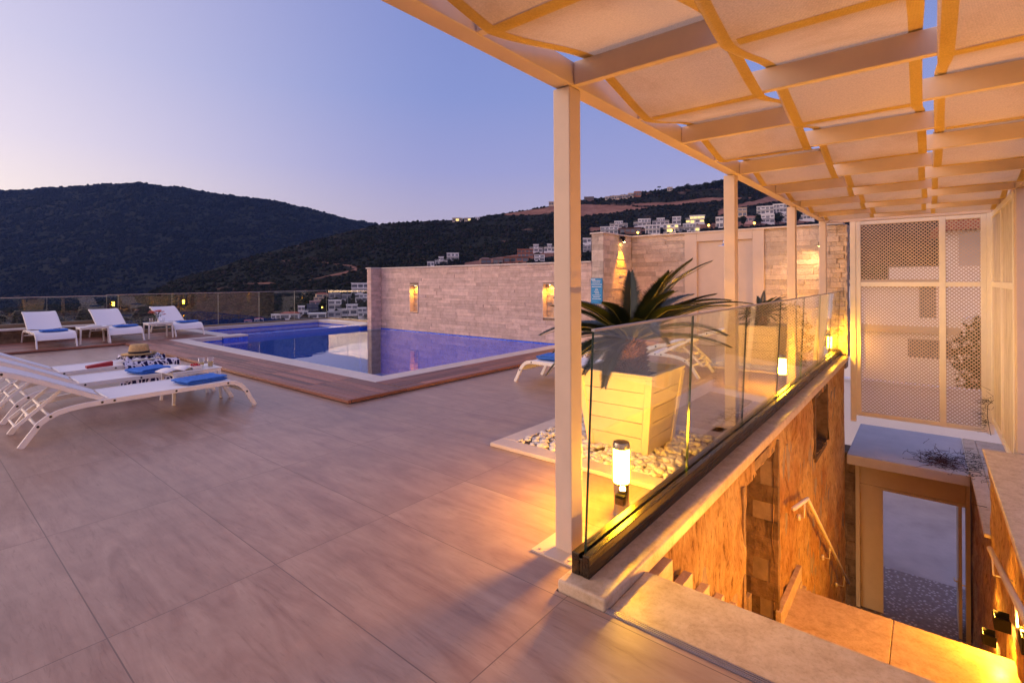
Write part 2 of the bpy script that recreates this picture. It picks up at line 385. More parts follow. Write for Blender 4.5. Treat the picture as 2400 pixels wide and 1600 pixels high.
def mk_pm():
    m, nt, out = new_mat('pebble mosaic paving'); vo = N(nt, 'TexVoronoi', Scale=15); nt.links.new(coords(nt), vo.inputs['Vector'])
    vo.inputs['Randomness'].default_value = .9
    c = ramp(nt, vo.outputs['Distance'], [(.0, (.52, .50, .50)), (.24, (.46, .43, .43)), (.36, (.24, .20, .19)), (1, (.19, .15, .14))])
    principled(nt, out, c, .7, 0, .4, bump(nt, vo.outputs['Distance'], .6, .02)); return m
M['pebble_mosaic'] = mk_pm()
def mk_board():
    m, nt, out = new_mat('whitewashed boards'); f = noise_n(nt, coords(nt, (9, 9, .7)), 2.2, 7, .7, 1.2)
    c = ramp(nt, f, [(.35, (.36, .32, .30)), (.52, (.62, .57, .52)), (.7, (.72, .68, .63))])
    principled(nt, out, c, .7, 0, .3, bump(nt, f, .25, .004)); return m
M['board'] = mk_board()
# ------------------------------------------------------------------ cladding helpers
def clad(mb, axis, at, out, u0, u1, z0, z1, rh, lmin, lmax, depth=.05, holes=(), jit=.014, seed=1):
    """rows of split stones on the plane (axis = at), faces pushed towards out (+1/-1)"""
    rg = random.Random(seed); z = z0
    while z < z1-.01:
        h = min(rh*rg.choice((.7, 1, 1, 1.25)), z1-z)
        if z1-(z+h) < rh*.4: h = z1-z
        u = u0 - rg.random()*lmax*.7
        while u < u1:
            l = rg.uniform(lmin, lmax); a, b = max(u, u0), min(u+l, u1); u += l
            if b-a < .012: continue
            segs = [(a, b)]
            for (ha, hb, hz0, hz1) in holes:
                if z+h > hz0+.01 and z < hz1-.01:
                    ns = []
                    for s, e in segs:
                        if e <= ha or s >= hb: ns.append((s, e))
                        else:
                            if s < ha: ns.append((s, ha))
                            if e > hb: ns.append((hb, e))
                    segs = ns
            for s, e in segs:
                if e-s < .01: continue
                p = at + out*rg.uniform(0, jit); q = at - out*depth; c = rg.random()
                mb.col = (c, rg.random(), 0, 1)
                lo, hi = min(p, q), max(p, q); g = .0012
                if axis == 'x': mb.box(lo, hi, s+g, e-g, z+g, z+h-g)
                else: mb.box(s+g, e-g, lo, hi, z+g, z+h-g)
        z += h
    mb.col = None
def rough_wall(mb, at, out, x0, x1, z0, z1, holes=(), amp=.03, st=.05, top=None):
    """hand broken stone face on the plane y = at, as one displaced sheet"""
    nx, nz = int((x1-x0)/st), int((z1-z0)/st); idx = {}
    vs, fs = [], []
    def P(i, j):
        k = (i, j)
        if k not in idx:
            x = x0+(x1-x0)*i/nx; z = z0+(z1-z0)*j/nz
            d = noise.fractal(Vector((x*2.2, at*3, z*1.5)), .9, 2.1, 5)*amp + amp*.9*noise.noise(Vector((x*7, 3.1, z*3.4)))
            if i in (0, nx): d *= .2
            idx[k] = len(vs); vs.append((x, at+out*(d-.01), z))
        return idx[k]
    for j in range(nz):
        for i in range(nx):
            xc = x0+(x1-x0)*(i+.5)/nx; zc = z0+(z1-z0)*(j+.5)/nz
            if any(a < xc < b and c < zc < d + (.05*noise.noise(Vector((xc*9, 0, 2))) if e else 0) for a, b, c, d, e in holes): continue
            q = [P(i, j), P(i+1, j), P(i+1, j+1), P(i, j+1)]
            fs.append(q if out < 0 else q[::-1])
    mb.add(vs, fs)

# ------------------------------------------------------------------ terrace floor, deck, pool (the setting)
b = MB()
for r in ((-7, 1.955, -3.2, 14.36), (1.955, 11.25, 1.345, 6.0), (1.955, 4.28, 6.0, 14.36), (-7, 5.4, 14.36, 16.6)):
    b.box(*r, -.25, 0)
b.build('terrace_floor', M['floor'], kind='structure')
w = MB(); rg = random.Random(5)
def planks(x0, x1, y0, y1, along, wd=.105, gap=.009, cuts=(), z0=.012, z1=.05):
    a0, a1, c0, c1 = (x0, x1, y0, y1) if along == 'x' else (y0, y1, x0, x1)
    n = max(1, round((c1-c0)/(wd+gap))); s = (c1-c0)/n; cs = [a0]+[c for c in cuts if a0 < c < a1]+[a1]
    for i in range(n):
        for p, q in zip(cs, cs[1:]):
            w.col = (rg.random(), 0 if along == 'x' else 1, 0, 1)
            lo, hi = c0+i*s+gap/2, c0+(i+1)*s-gap/2
            if along == 'x': w.box(p+.003, q-.003, lo, hi, z0, z1+rg.uniform(-.001, .001))
            else: w.box(lo, hi, p+.003, q-.003, z0, z1+rg.uniform(-.001, .001))
planks(3.42, 4.225, 5.30, 14.30, 'y', cuts=[6.45, 7.15+.6, 9.2, 10.6, 12, 13.3])
planks(4.235, 9.75, 5.30, 5.925, 'x', cuts=[4.6, 5.9, 7.2, 8.5])
planks(3.37, 3.415, 5.255, 14.30, 'y', cuts=[7.75, 10.6, 13.3])
planks(3.42, 9.75, 5.255, 5.296, 'x', cuts=[4.235, 7.2])
planks(-5, 3.30, 14.36, 16.5, 'x', cuts=[-3, -1, 1.0, 2.6])
planks(3.30, 5.34, 14.36, 16.5, 'x', cuts=[4.4])
planks(-5, 3.30, 14.31, 14.356, 'x', cuts=[-3, -1, 1.0])
w.col = None
deck = w.build('wooden_deck', M['wood'], kind='structure', bev=.003)
b = MB()   # coping round the two pools
b.box(4.24, 9.90, 5.94, 6.25, -.05, .046); b.box(4.24, 4.57, 6.254, 14.30, -.05, .046)
b.box(4.574, 5.36, 14.06, 14.30, -.05, .046); b.box(5.364, 5.98, 14.0, 14.46, .0, .046); b.box(5.364, 5.70, 14.464, 17.20, -.05, .046)
b.box(5.364, 10.30, 17.204, 17.42, -.05, .046); b.box(9.82, 10.30, 14.60, 17.20, -.05, .046); b.box(9.42, 9.95, 13.97, 14.596, .0, .046)
b.build('pool_coping', M['marble'], kind='structure', bev=.006)
b = MB()
b.box(4.37, 9.9, 6.05, 6.24, -1.6, -.052); b.box(4.37, 4.56, 6.24, 14.2, -1.6, -.052); b.box(4.56, 5.37, 14.07, 14.25, -1.6, -.052)
b.box(5.374, 5.97, 14.01, 14.45, -1.6, -.002); b.box(5.974, 9.43, 14.05, 14.36, -1.6, .035); b.box(9.434, 9.94, 13.98, 14.58, -1.6, -.002)
b.box(5.374, 5.69, 14.455, 17.2, -1.6, -.052); b.box(5.695, 9.83, 17.21, 17.4, -1.6, -.052); b.box(9.834, 10.2, 14.61, 17.2, -1.6, -.052)
b.box(9.888, 9.92, 6.05, 13.975, -1.6, -.052)
b.build('pool_basin', M['mosaic'], kind='structure')
b = MB(); b.box(4.4, 10.2, 6.1, 17.4, -1.75, -1.5); b.build('pool_floor', M['pool_floor'], kind='structure')
for (x0, x1, y0, y1) in ((4.562, 9.90, 6.242, 14.045), (5.692, 9.832, 14.365, 17.208)):
    b = MB(); b.add([(x0, y0, -.07), (x1, y0, -.07), (x1, y1, -.07), (x0, y1, -.07)], [(0, 1, 2, 3)]); b.build('water', M['water'], kind='structure')

# ------------------------------------------------------------------ pool wall and shower wall
PW = thing('pool_wall', 'long limestone clad wall behind the pool with two lit niches', 'wall', (9.9, 9.6, 0))
NI = [(11.72, 12.11, .51, 1.335), (6.80, 7.15, .55, 1.37)]
b = MB()
ys = [5.80, 6.80, 7.15, 11.72, 12.11, 13.60]
for i, (p, q) in enumerate(zip(ys, ys[1:])):
    if i in (1, 3):
        z0, z1 = (.55, 1.37) if i == 1 else (.51, 1.335)
        b.box(9.93, 10.2, p, q, -1.6, z0); b.box(9.93, 10.2, p, q, z1, 1.84); b.box(10.06, 10.2, p, q, z0, z1)
    else: b.box(9.93, 10.2, p, q, -1.6, 1.84)
b.build('core', M['rock_mortar'], PW)
b = MB(); clad(b, 'x', 9.91, -1, 5.80, 13.54, -.05, 1.84, .083, .22, .75, .03, NI, .012, 3)
b.build('cladding', M['clad'], PW, bev=.002, seg=1)
b = MB(); b.box(9.868, 10.23, 5.80, 13.70, 1.84, 1.875); b.build('cap', M['cap'], PW, bev=.004)
b = MB(); b.box(9.55, 9.93, 13.56, 13.74, -1.6, 1.838)
b.build('end_core', M['rock_mortar'], PW)
b = MB(); clad(b, 'x', 9.53, -1, 13.545, 13.755, -.1, 1.84, .083, .1, .3, .02, (), .008, 5); clad(b, 'y', 13.545, -1, 9.54, 9.905, -.1, 1.84, .083, .15, .4, .015, (), .008, 6)
b.build('end_cladding', M['clad'], PW, bev=.002, seg=1)
b = MB(); b.box(9.49, 9.866, 13.51, 13.78, 1.842, 1.877); b.build('end_cap', M['cap'], PW, bev=.004)
for i, (y0, y1, z0, z1) in enumerate(NI):
    n = MB(); clad(n, 'x', 10.05, -1, y0+.012, y1-.012, z0+.012, z1-.012, .06, .1, .26, .03, (), .02, 9+i)
    o = n.build('niche', M['niche_stone'], PW, bev=.002, seg=1)
    f = MB(); t = .012
    f.box(9.885, 10.06, y0, y0+t, z0, z1); f.box(9.885, 10.06, y1-t, y1, z0, z1); f.box(9.885, 10.06, y0+t, y1-t, z0, z0+t); f.box(9.885, 10.06, y0+t, y1-t, z1-t, z1)
    f.build('niche_frame', M['marble'], o)
SW = thing('shower_wall', 'tall limestone wall with plain plaster shower recess beyond the posts', 'wall', (11.3, 3.5, 0))
b = MB(); b.box(9.95, 11.6, 5.53, 5.78, -1.6, 2.47)
for p, q in ((1.2, 2.55), (2.75, 3.94), (4.18, 5.53)): pass
b.box(11.34, 11.6, 1.2, 5.53, -.2, 2.47); b.build('core', M['rock_mortar'], SW)
b = MB()
clad(b, 'x', 9.91, -1, 5.50, 5.796, -.1, 2.47, .10, .14, .34, .03, (), .012, 21)
clad(b, 'y', 5.51, -1, 9.915, 11.30, .0, 2.47, .10, .2, .5, .02, (), .014, 22)
clad(b, 'x', 11.31, -1, 4.20, 5.50, .0, 2.47, .10, .2, .5, .03, (), .014, 23)
clad(b, 'x', 11.31, -1, 1.25, 2.56, .0, 2.47, .10, .2, .5, .03, (), .014, 24)
b.build('cladding', M['clad_warm'], SW, bev=.002, seg=1)
b = MB(); b.box(11.27, 11.335, 3.93, 4.20, 0, 2.47); b.box(11.27, 11.335, 2.56, 2.78, 0, 2.47); b.box(11.27, 11.335, 2.782, 3.928, 2.285, 2.47); b.box(11.325, 11.338, 2.78, 3.93, 0, 2.285)
b.build('shower_panel', M['plaster'], SW, bev=.004)
b = MB(); b.box(9.87, 9.95, 5.47, 5.82, 2.471, 2.505); b.box(9.951, 11.25, 5.47, 5.82, 2.471, 2.505); b.box(11.251, 11.64, 1.2, 5.82, 2.471, 2.505)
b.build('cap', M['cap'], SW, bev=.004)
EP = thing('stone_pillar', 'rough stone pillar at the far end of the glass balustrade', 'pillar', (11.15, 1.27, 0))
b = MB(); b.box(11.05, 11.4, 1.14, 1.50, -.2, 2.44); b.build('core', M['rock_mortar'], EP)
b = MB(); clad(b, 'x', 11.03, -1, 1.105, 1.50, 0, 2.44, .085, .08, .24, .03, (), .03, 31); clad(b, 'y', 1.12, -1, 11.0, 11.4, 0, 2.44, .085, .08, .24, .02, (), .02, 32)
b.build('cladding', M['clad_warm'], EP, bev=.004, seg=1)
S = thing('shower_head', 'chrome rain shower head on a short arm in the shower recess', 'shower', (11.3, 3.25, 2.25))
b = MB(); b.tube([(11.32, 3.22, 2.265), (11.05, 3.26, 2.268), (10.98, 3.27, 2.25), (10.97, 3.27, 2.19)], .011, 10); b.build('arm', M['chrome'], S, smooth=True)
b = MB(); b.lathe([(.012, .06), (.03, .035), (.11, .012), (.115, 0), (0, -.002)], (10.97, 3.27, 2.14), 28); b.build('head', M['chrome'], S, auto=40)
# pool rules sign: rows of small unreadable lettering
S = thing('pool_sign', 'blue sign with rows of white lettering on the stone wall', 'sign', (9.88, 5.6, 1.22))
b = MB(); b.box(9.868, 9.884, 5.51, 5.80, .92, 1.49); b.build('panel', plain('turquoise sign panel', (.01, .22, .46), .4, var=.1), S, bev=.003)
b = MB()
for z, c, wd, h in ((1.46, 5.735, .10, .022), (1.432, 5.66, .2, .011), (1.395, 5.66, .19, .011), (1.35, 5.655, .26, .013), (1.30, 5.655, .24, .013), (1.255, 5.655, .05, .01), (1.225, 5.655, .07, .01), (1.192, 5.655, .12, .012), (1.155, 5.64, .10, .012), (1.11, 5.655, .2, .011), (1.07, 5.655, .16, .011), (1.03, 5.655, .22, .011)):
    x = c+wd/2
    while x > c-wd/2:
        l = min(random.uniform(.008, .03), x-(c-wd/2)+.004); b.box(9.8655, 9.8675, x-l, x, z-h/2, z+h/2); x -= l+.005
b.build('lettering', plain('white lettering', (.75, .8, .82), .5), S)

# ------------------------------------------------------------------ glass fence at the far edge, low wall
LW = thing('low_wall', 'low stone wall with pale cap behind the far loungers', 'wall', (0, 16.8, 0))
b = MB(); b.box(-7, 3.62, 16.58, 17.6, -.3, .33); b.build('core', M['rock_mortar'], LW)
b = MB(); clad(b, 'y', 16.57, -1, -5, 3.63, .0, .33, .11, .2, .6, .02, (), .015, 41); b.build('cladding', M['dark_rough'], LW, bev=.003, seg=1)
b = MB(); b.box(-7, 3.66, 16.50, 16.86, .331, .37); b.build('cap', M['marble'], LW, bev=.005)
def fence(name, label, x_along, a0, a1, at, zb, zt, joints, ch=.09):
    F = thing(name, label, 'fence', ((a0+a1)/2, at, zb) if x_along else (at, (a0+a1)/2, zb), 0, 'glass fences at the terrace edge')
    b = MB(); b.box(*((a0, a1, at-.06, at+.06) if x_along else (at-.06, at+.06, a0, a1)), zb-.12, zb+ch); b.build('channel', M['bronze_pale'], F, bev=.004)
    js = [a0]+[j for j in joints if a0 < j < a1]+[a1]
    for p, q in zip(js, js[1:]):
        b = MB(); b.box(*((p+.006, q-.006, at-.006, at+.006) if x_along else (at-.006, at+.006, p+.006, q-.006)), zb+ch-.02, zt)
        o = b.build('glass_pane', [M['fence_glass'], M['pane_edge']], F)
        for pl in o.data.polygons:
            n = pl.normal
            if (abs(n.y) < .5) if x_along else (abs(n.x) < .5): pl.material_index = 1
    b = MB(); b.box(*((a0, a1, at-.011, at+.011) if x_along else (at-.011, at+.011, a0, a1)), zt+.001, zt+.016); b.build('top_rail', M['top_strip'], F)
M['bronze_pale'] = plain('tan anodised channel', (.26, .18, .11), .45, .4, var=.1)
M['pane_edge'] = plain('pale glass edge', (.30, .33, .33), .3)
fence('glass_fence', 'clear glass fence standing on the low stone wall behind the far loungers', True, -7, 3.66, 17.2, .36, 1.085, [-4.4, -3.1, -1.8, -.5, .9, 2.44])
fence('glass_fence', 'clear glass fence running behind the far end of the pool', True, 3.70, 10.33, 17.5, .0, 1.10, [3.97, 5.27, 6.55, 7.83, 9.07])
fence('glass_fence', 'short glass fence between the fence corner and the pool wall end', False, 13.86, 17.48, 10.39, .0, 1.10, [14.9, 16.2])
b = MB(); b.box(9.98, 10.28, 14.02, 14.3, .047, .22); tag(b.build('stone_block', M['cap'], bev=.006), 'small stone block beside the end of the pool wall', 'block')

# ------------------------------------------------------------------ kerb, balustrade, pergola
b = MB(); b.box(1.965, 11.0, 1.09, 1.345, -.035, .05); tag(b.build('stone_kerb', M['step'], bev=.014, seg=3), 'stone kerb carrying the glass balustrade above the stairwell', 'kerb')
G = thing('glass_balustrade', 'frameless glass balustrade in a dark metal channel above the stairs', 'balustrade', (2.05, 1.27, .05))
b = MB(); b.box(2.05, 11.0, 1.222, 1.258, .051, .155); b.box(2.05, 11.0, 1.276, 1.318, .051, .155); b.box(2.051, 10.99, 1.2585, 1.2755, .052, .135); b.build('channel', M['bronze'], G, bev=.003)
LEAN = .05
js = [2.085, 3.41, 4.74, 6.08, 7.45, 8.75, 9.95, 11.0]
for p, q in zip(js, js[1:]):
    p += .005; q -= .005; y0, y1, z0, z1 = 1.267, 1.267-LEAN, .12, 1.205
    v = [(x, y+s, z) for z, y in ((z0, y0), (z1, y1)) for s in (-.006, .006) for x in (p, q)]
    b = MB(); b.add(v, [(0, 2, 3, 1), (4, 5, 7, 6), (0, 1, 5, 4), (2, 6, 7, 3), (0, 4, 6, 2), (1, 3, 7, 5)]); b.mi = [1, 1, 0, 0, 1, 1]
    b.build('glass_pane', [M['glass'], M['glass_edge']], G)
b = MB(); b.obox((2.09, 1.267-LEAN, 1.212), (11.0, 1.267-LEAN, 1.212), .02, .012); b.build('top_rail', M['top_strip'], G)

PG = thing('pergola', 'white painted pergola frame over the stairs and terrace edge', 'pergola', (4.5, .35, 0))
for x, y in ((2.25, 1.445), (5.205, 1.442), (8.06, 1.425), (10.42, 1.365)):
    b = MB(); b.box(x, x+.11, y, y+.105, .008, 2.474); p = b.build('post', M['pergola_shaded'], PG, bev=.006)
    b = MB(); b.box(x-.09, x+.2, y-.055, y+.2, .001, .010)
    for i in (-.06, .17):
        for j in (-.02, .165): b.lathe([(.009, 0), (.009, .006), (0, .008)], (x+i, y+j, .010), 8)
    b.build('base_plate', M['pergola_shaded'], p)
b = MB(); b.obox((-1.6, 1.512, 2.5375), (10.95, 1.4145, 2.5375), .10, .125); b.build('beam', M['pergola_shaded'], PG, bev=.005)
b = MB(); b.obox((-1.6, -.85, 2.5375), (10.95, -.85, 2.5375), .09, .125); b.build('beam', M['pergola_shaded'], PG, bev=.005)
RX = [2.27+.743*k for k in range(-5, 12)]
for k, x in enumerate(RX):
    b = MB(); yb = 1.46-(x+1.6)*.0078
    b.box(x, x+.045, -.80, yb, 2.476, 2.598); b.build('rafter', M['pergola_shaded'], PG, bev=.004)
b = MB(); b.box(10.865, 10.955, -.80, 1.365, 2.469, 2.60); b.build('end_beam', M['pergola_shaded'], PG, bev=.005)
b = MB(); b.box(8.12, 8.30, -.95, -.80, -.549, 2.474); b.build('post', M['pergola_shaded'], PG, bev=.006)
def cloth(y0, y1, par, label):
    """strip woven over and under the rafters"""
    xs, zs = [], []
    for i in range(len(RX)-1):
        over = (i+par) % 2 == 0
        za, zb = (2.612, 2.462) if over else (2.462, 2.612)
        for s in range(12):
            t = s/12; e = t*t*(3-2*t); e = .35*e+.65*t
            xs.append(RX[i]+.022+.743*t); zs.append(za+(zb-za)*e)
    n = len(xs)-1; T = thing('shade_cloth', label, 'shade cloth', (4.5, (y0+y1)/2, 2.54), 0, 'woven shade cloth strips on the pergola')
    def fn(ya, yb, dz, a=0, c=None):
        c = c or n
        def g(u, v):
            i = a+(c-a)*u; k = min(int(i), n-1); f = i-k; x = xs[k]+(xs[k+1]-xs[k])*f; z = zs[k]+(zs[k+1]-zs[k])*f
            wob = .008*math.sin(x*2.1+ya*5); y = ya+(yb-ya)*v+wob-(x+1.6)*.003
            sag = .012*math.sin(v*pi)*noise.noise(Vector((x*1.3, y0, 0))) if dz == 0 else 0
            return (x, y, z+dz+sag)
        return g
    b = MB(); b.grid(fn(y0, y1, 0), n, 8); b.build('panel', M['cloth'], T, smooth=True)
    for ya, yb in ((y0-.002, y0+.052), (y1-.052, y1+.002)):
        b = MB(); b.grid(fn(ya, yb, -.0025), n, 2); b.build('hem', M['hem'], T, smooth=True)
    for i in range(len(RX)-1):
        if (i+par) % 2 == 1:
            c = i*12
            if c-1 < 0: continue
            b = MB(); b.grid(fn(y0+.054, y1-.054, -.003, c-.55, c+.55), 2, 6); b.build('cross_band', M['hem'], T, smooth=True)
cloth(.70, 1.395, 1, 'outermost shade cloth strip of the pergola, beside the posts')
cloth(.02, .69, 0, 'middle shade cloth strip of the pergola')
cloth(-.76, -.035, 1, 'shade cloth strip of the pergola on the board screen side')

# ------------------------------------------------------------------ bollard lamps
def bollard(x, y, label, sock):
    T = thing('bollard_lamp', label, 'lamp', (x, y, 0), 0, 'bollard lamps along the balustrade')
    b = MB(); b.lathe([(.052, 0), (.052, .008), (.046, .010), (.046, .20)], n=28); b.build('post', M['steel'], T, auto=40, local=True)
    b = MB(); b.lathe([(.0475, .201), (.049, .22), (.049, .40), (.0475, .408)], n=28); b.build('diffuser', M['lamp_opal'], T, smooth=True, local=True)
    b = MB(); b.lathe([(.051, .409), (.051, .44), (.047, .448), (0, .45)], n=28); b.build('cap', M['steel'], T, auto=40, local=True)
    if sock:
        b = MB(); b.box(-.075, -.040, -.052, .008, .085, .145); b.build('socket', M['black_metal'], T, bev=.006, local=True)
    return T
bollard(2.85, 1.465, 'glowing bollard lamp beside the large cycad planter', True)
bollard(7.40, 1.468, 'glowing bollard lamp beside the third pergola post', False)
bollard(10.72, 1.36, 'glowing bollard lamp against the rough stone pillar', False)

# ------------------------------------------------------------------ pebble beds, planters, cycads
ico = bmesh_ico = None
import bmesh
def ico_np(sub):
    bm = bmesh.new(); bmesh.ops.create_icosphere(bm, subdivisions=sub, radius=1); bm.verts.ensure_lookup_table()
    V = np.array([v.co for v in bm.verts]); T = np.array([[v.index for v in f.verts] for f in bm.faces]); bm.free(); return V, T
IV1, IT1 = ico_np(1); IV2, IT2 = ico_np(2)
def blobs(cent, size, IV, IT, jit=0):
    n = len(cent); k = len(IV)
    ang = RNG.uniform(0, 2*pi, n); c, s = np.cos(ang), np.sin(ang)
    L = IV[None]*size[:, None, :]
    if jit: L = L*(1+RNG.uniform(-jit, jit, (n, k, 1)))
    x = L[..., 0]*c[:, None]-L[..., 1]*s[:, None]; y = L[..., 0]*s[:, None]+L[..., 1]*c[:, None]
    V = np.stack([x, y, L[..., 2]], -1)+cent[:, None, :]
    T = (IT[None]+(np.arange(n)*k)[:, None, None]).reshape(-1, 3); return V.reshape(-1, 3), T
def bed(x0, x1, y0, y1, cx, cy, hw, label, lab2):
    t = .17; b = MB()
    b.box(x0, x0+t, y0, y1, .001, .034); b.box(x1-t, x1, y0, y1, .001, .034); b.box(x0+t+.001, x1-t-.001, y1-t, y1, .001, .034)
    b.box(x0+t+.001, x1-t-.001, y0, y0+.06, .001, .034)
    tag(b.build('stone_border', M['cap'], bev=.006), label, 'border', 'stone borders of the pebble beds')
    n = 1300; P = np.stack([RNG.uniform(x0+t+.01, x1-t-.01, n), RNG.uniform(y0+.075, y1-t-.01, n), RNG.uniform(.008, .04, n)], 1)
    keep = ~((abs(P[:, 0]-cx) < hw) & (abs(P[:, 1]-cy) < hw)); P = P[keep]
    s = RNG.uniform(.016, .036, (len(P), 1))*np.array([[1.15, .85, .62]])*RNG.uniform(.85, 1.15, (len(P), 3))
    V, T = blobs(P, s, IV2, IT2); o = np_mesh('pebbles', V, T, M['pebble'], smooth=True, kind='stuff')
    tag(o, lab2, 'pebbles')
bed(3.30, 4.85, 1.385, 2.96, 4.12, 2.02, .24, 'square stone border around the large cycad planter', 'loose white pebbles around the large cycad planter')
bed(8.47, 10.0, 1.60, 2.96, 9.28, 2.15, .24, 'square stone border around the farther cycad planter', 'loose white pebbles around the farther cycad planter')
def planter(cx, cy, label):
    T = thing('planter', label, 'planter', (cx, cy, 0), 0, 'white wooden planters'); h, hb, ht = .665, .265, .345
    def ring(z, o=0): r = hb+(ht-hb)*z/h+o; return [(-r, -r, z), (r, -r, z), (r, r, z), (-r, r, z)]
    b = MB(); n = 5; g = .004
    for i in range(n):
        z0, z1 = .03+(h-.03)*i/n+g/2, .03+(h-.03)*(i+1)/n-g/2
        b.add(ring(z0)+ring(z1)+ring(z0, -.025)+ring(z1, -.025), [(k, (k+1) % 4, 4+(k+1) % 4, 4+k) for k in range(4)]+[(8+(k+1) % 4, 8+k, 12+k, 12+(k+1) % 4) for k in range(4)]+[(4+k, 4+(k+1) % 4, 12+(k+1) % 4, 12+k) for k in range(4)]+[((k+1) % 4, k, 8+k, 8+(k+1) % 4) for k in range(4)])
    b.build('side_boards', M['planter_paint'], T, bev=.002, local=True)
    b = MB(); b.add(ring(.025, -.03)+ring(.60, -.03), [(k, (k+1) % 4, 4+(k+1) % 4, 4+k) for k in range(4)]); b.build('liner', M['black_metal'], T, local=True)
    for sx, sy in ((-1, -1), (1, -1), (1, 1), (-1, 1)):
        b = MB(); wd = .055
        for dx, dy in ((1, 0), (0, 1)):
            def pt(z, o, a): r = hb+(ht-hb)*z/h; return (sx*(r+o)-sx*dx*a, sy*(r+o)-sy*dy*a, z)
            q = [pt(.02, .008, 0), pt(.02, .008, wd), pt(h-.02, .008, wd), pt(h-.02, .008, 0), pt(.02, -.004, 0), pt(.02, -.004, wd), pt(h-.02, -.004, wd), pt(h-.02, -.004, 0)]
            b.add(q, [(0, 1, 2, 3), (7, 6, 5, 4), (0, 4, 5, 1), (1, 5, 6, 2), (2, 6, 7, 3), (3, 7, 4, 0)])
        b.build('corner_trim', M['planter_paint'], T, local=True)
    b = MB(); r = ht+.010; i = ht-.035
    b.box(-r, r, -r, -i, h+.001, h+.022); b.box(-r, r, i, r, h+.001, h+.022); b.box(-r, -i, -i+.001, i-.001, h+.001, h+.022); b.box(i, r, -i+.001, i-.001, h+.001, h+.022)
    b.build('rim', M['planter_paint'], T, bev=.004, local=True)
    b = MB(); b.grid(lambda u, v: (-i+2*i*u, -i+2*i*v, .585+.03*noise.noise(Vector((u*9, v*9, cx)))), 14, 14); b.build('soil', M['soil'], T, smooth=True, local=True)
    return T
planter(4.12, 2.02, 'white wooden planter lit yellow beside the nearest bollard lamp')
planter(9.28, 2.15, 'white wooden planter farther off, behind the third pergola post')
def cycad(cx, cy, z0, sc, nf, label, seed):
    rg = random.Random(seed); T = thing('cycad', label, 'cycad', (cx, cy, z0), 0, 'potted cycads')
    H = .34*sc*(1 if sc > .8 else 1.25); atR = math.atan2(rt.y, rt.x); b = MB()
    b.lathe([(.105*sc, -.03), (.125*sc, H*.25), (.13*sc, H*.6), (.10*sc, H*.9), (.03*sc, H)], n=20)
    for k in range(420):
        a = k*2.39996; z = H*(k+.5)/420; r = .12*sc*(1-.25*(z/H)**3); u = rg.uniform(.025, .075)*sc; t = Vector((math.cos(a), math.sin(a), rg.uniform(.1, .8))).normalized()
        p = Vector((math.cos(a)*r, math.sin(a)*r, z)); sd = Vector((-math.sin(a), math.cos(a), 0))*.013*sc; upv = Vector((0, 0, .012*sc))
        q = p+t*u; b.add([p-sd-upv, p+sd-upv, p+upv, q], [(0, 1, 3), (1, 2, 3), (2, 0, 3)])
    b.build('trunk', M['cycad_trunk'], T, local=True)
    for i in range(nf):
        f = i/nf; az = i*2.39996+rg.uniform(-.2, .2); q = math.cos(az-atR); el = rad(rg.uniform(-17, 17)+(14+42*f**1.1)+12*q); L = sc*rg.uniform(.74, 1.04)*(1-.10*f)*(1+.10*q); dr = rg.uniform(.35, .75)*(1.15-.5*f)
        d = Vector((math.cos(az), math.sin(az), 0)); z = Vector((0, 0, 1)); sdv = Vector((-math.sin(az), math.cos(az), 0))
        pts = []; p = d*.03*sc+z*(H*.93); n = 30; e = el
        for s in range(n+1):
            pts.append(p.copy()); p = p+(d*math.cos(e)+z*math.sin(e))*(L/n); e -= dr/n*(1.0+1.1*s/n)
        b = MB(); b.m = 1; b.tube([pts[0], pts[10], pts[20], pts[30]], [.008*sc, .006*sc, .004*sc, .0015*sc], 5); b.m = 0
        tw = rg.uniform(-.3, .3)
        for s in np.arange(3.5, n-.1, .36):
            k = int(s); fr = s-k; p = pts[k].lerp(pts[min(k+1, n)], fr); t = (pts[min(k+1, n)]-pts[k-1]).normalized(); nn = t.cross(sdv).normalized()*-1
            u = s/n; ll = sc*.15*min(1, (u-.05)*5)*(1-.72*max(0, u-.55)/.45)*rg.uniform(.9, 1.08)
            for sg in (-1, 1):
                dirv = (sdv*sg*.80+t*(.52+.5*u)+nn*(-.34+.25*tw*sg)).normalized()
                # nn points below the frond: leaflets lift into a shallow V
                dirv = (sdv*sg*.82+t*(.50+.5*u)-nn*.0+z*.30).normalized() if False else dirv
                wv = t*.0062*sc; tip = p+dirv*ll; tip -= z*ll*.10; m = p+dirv*ll*.5+z*ll*.02
                b.add([p-wv*.7, p+wv*.7, m+wv, tip, m-wv], [(0, 1, 2, 4), (4, 2, 3)])
        b.build('frond', [M['frond'], M['frond_rib']], T, local=True)
cycad(4.12, 2.02, .60, .98, 44, 'large cycad with arching dark fronds in the nearer planter', 3)
cycad(9.28, 2.15, .60, .56, 34, 'small cycad in the farther planter, only its tips above the glass', 8)
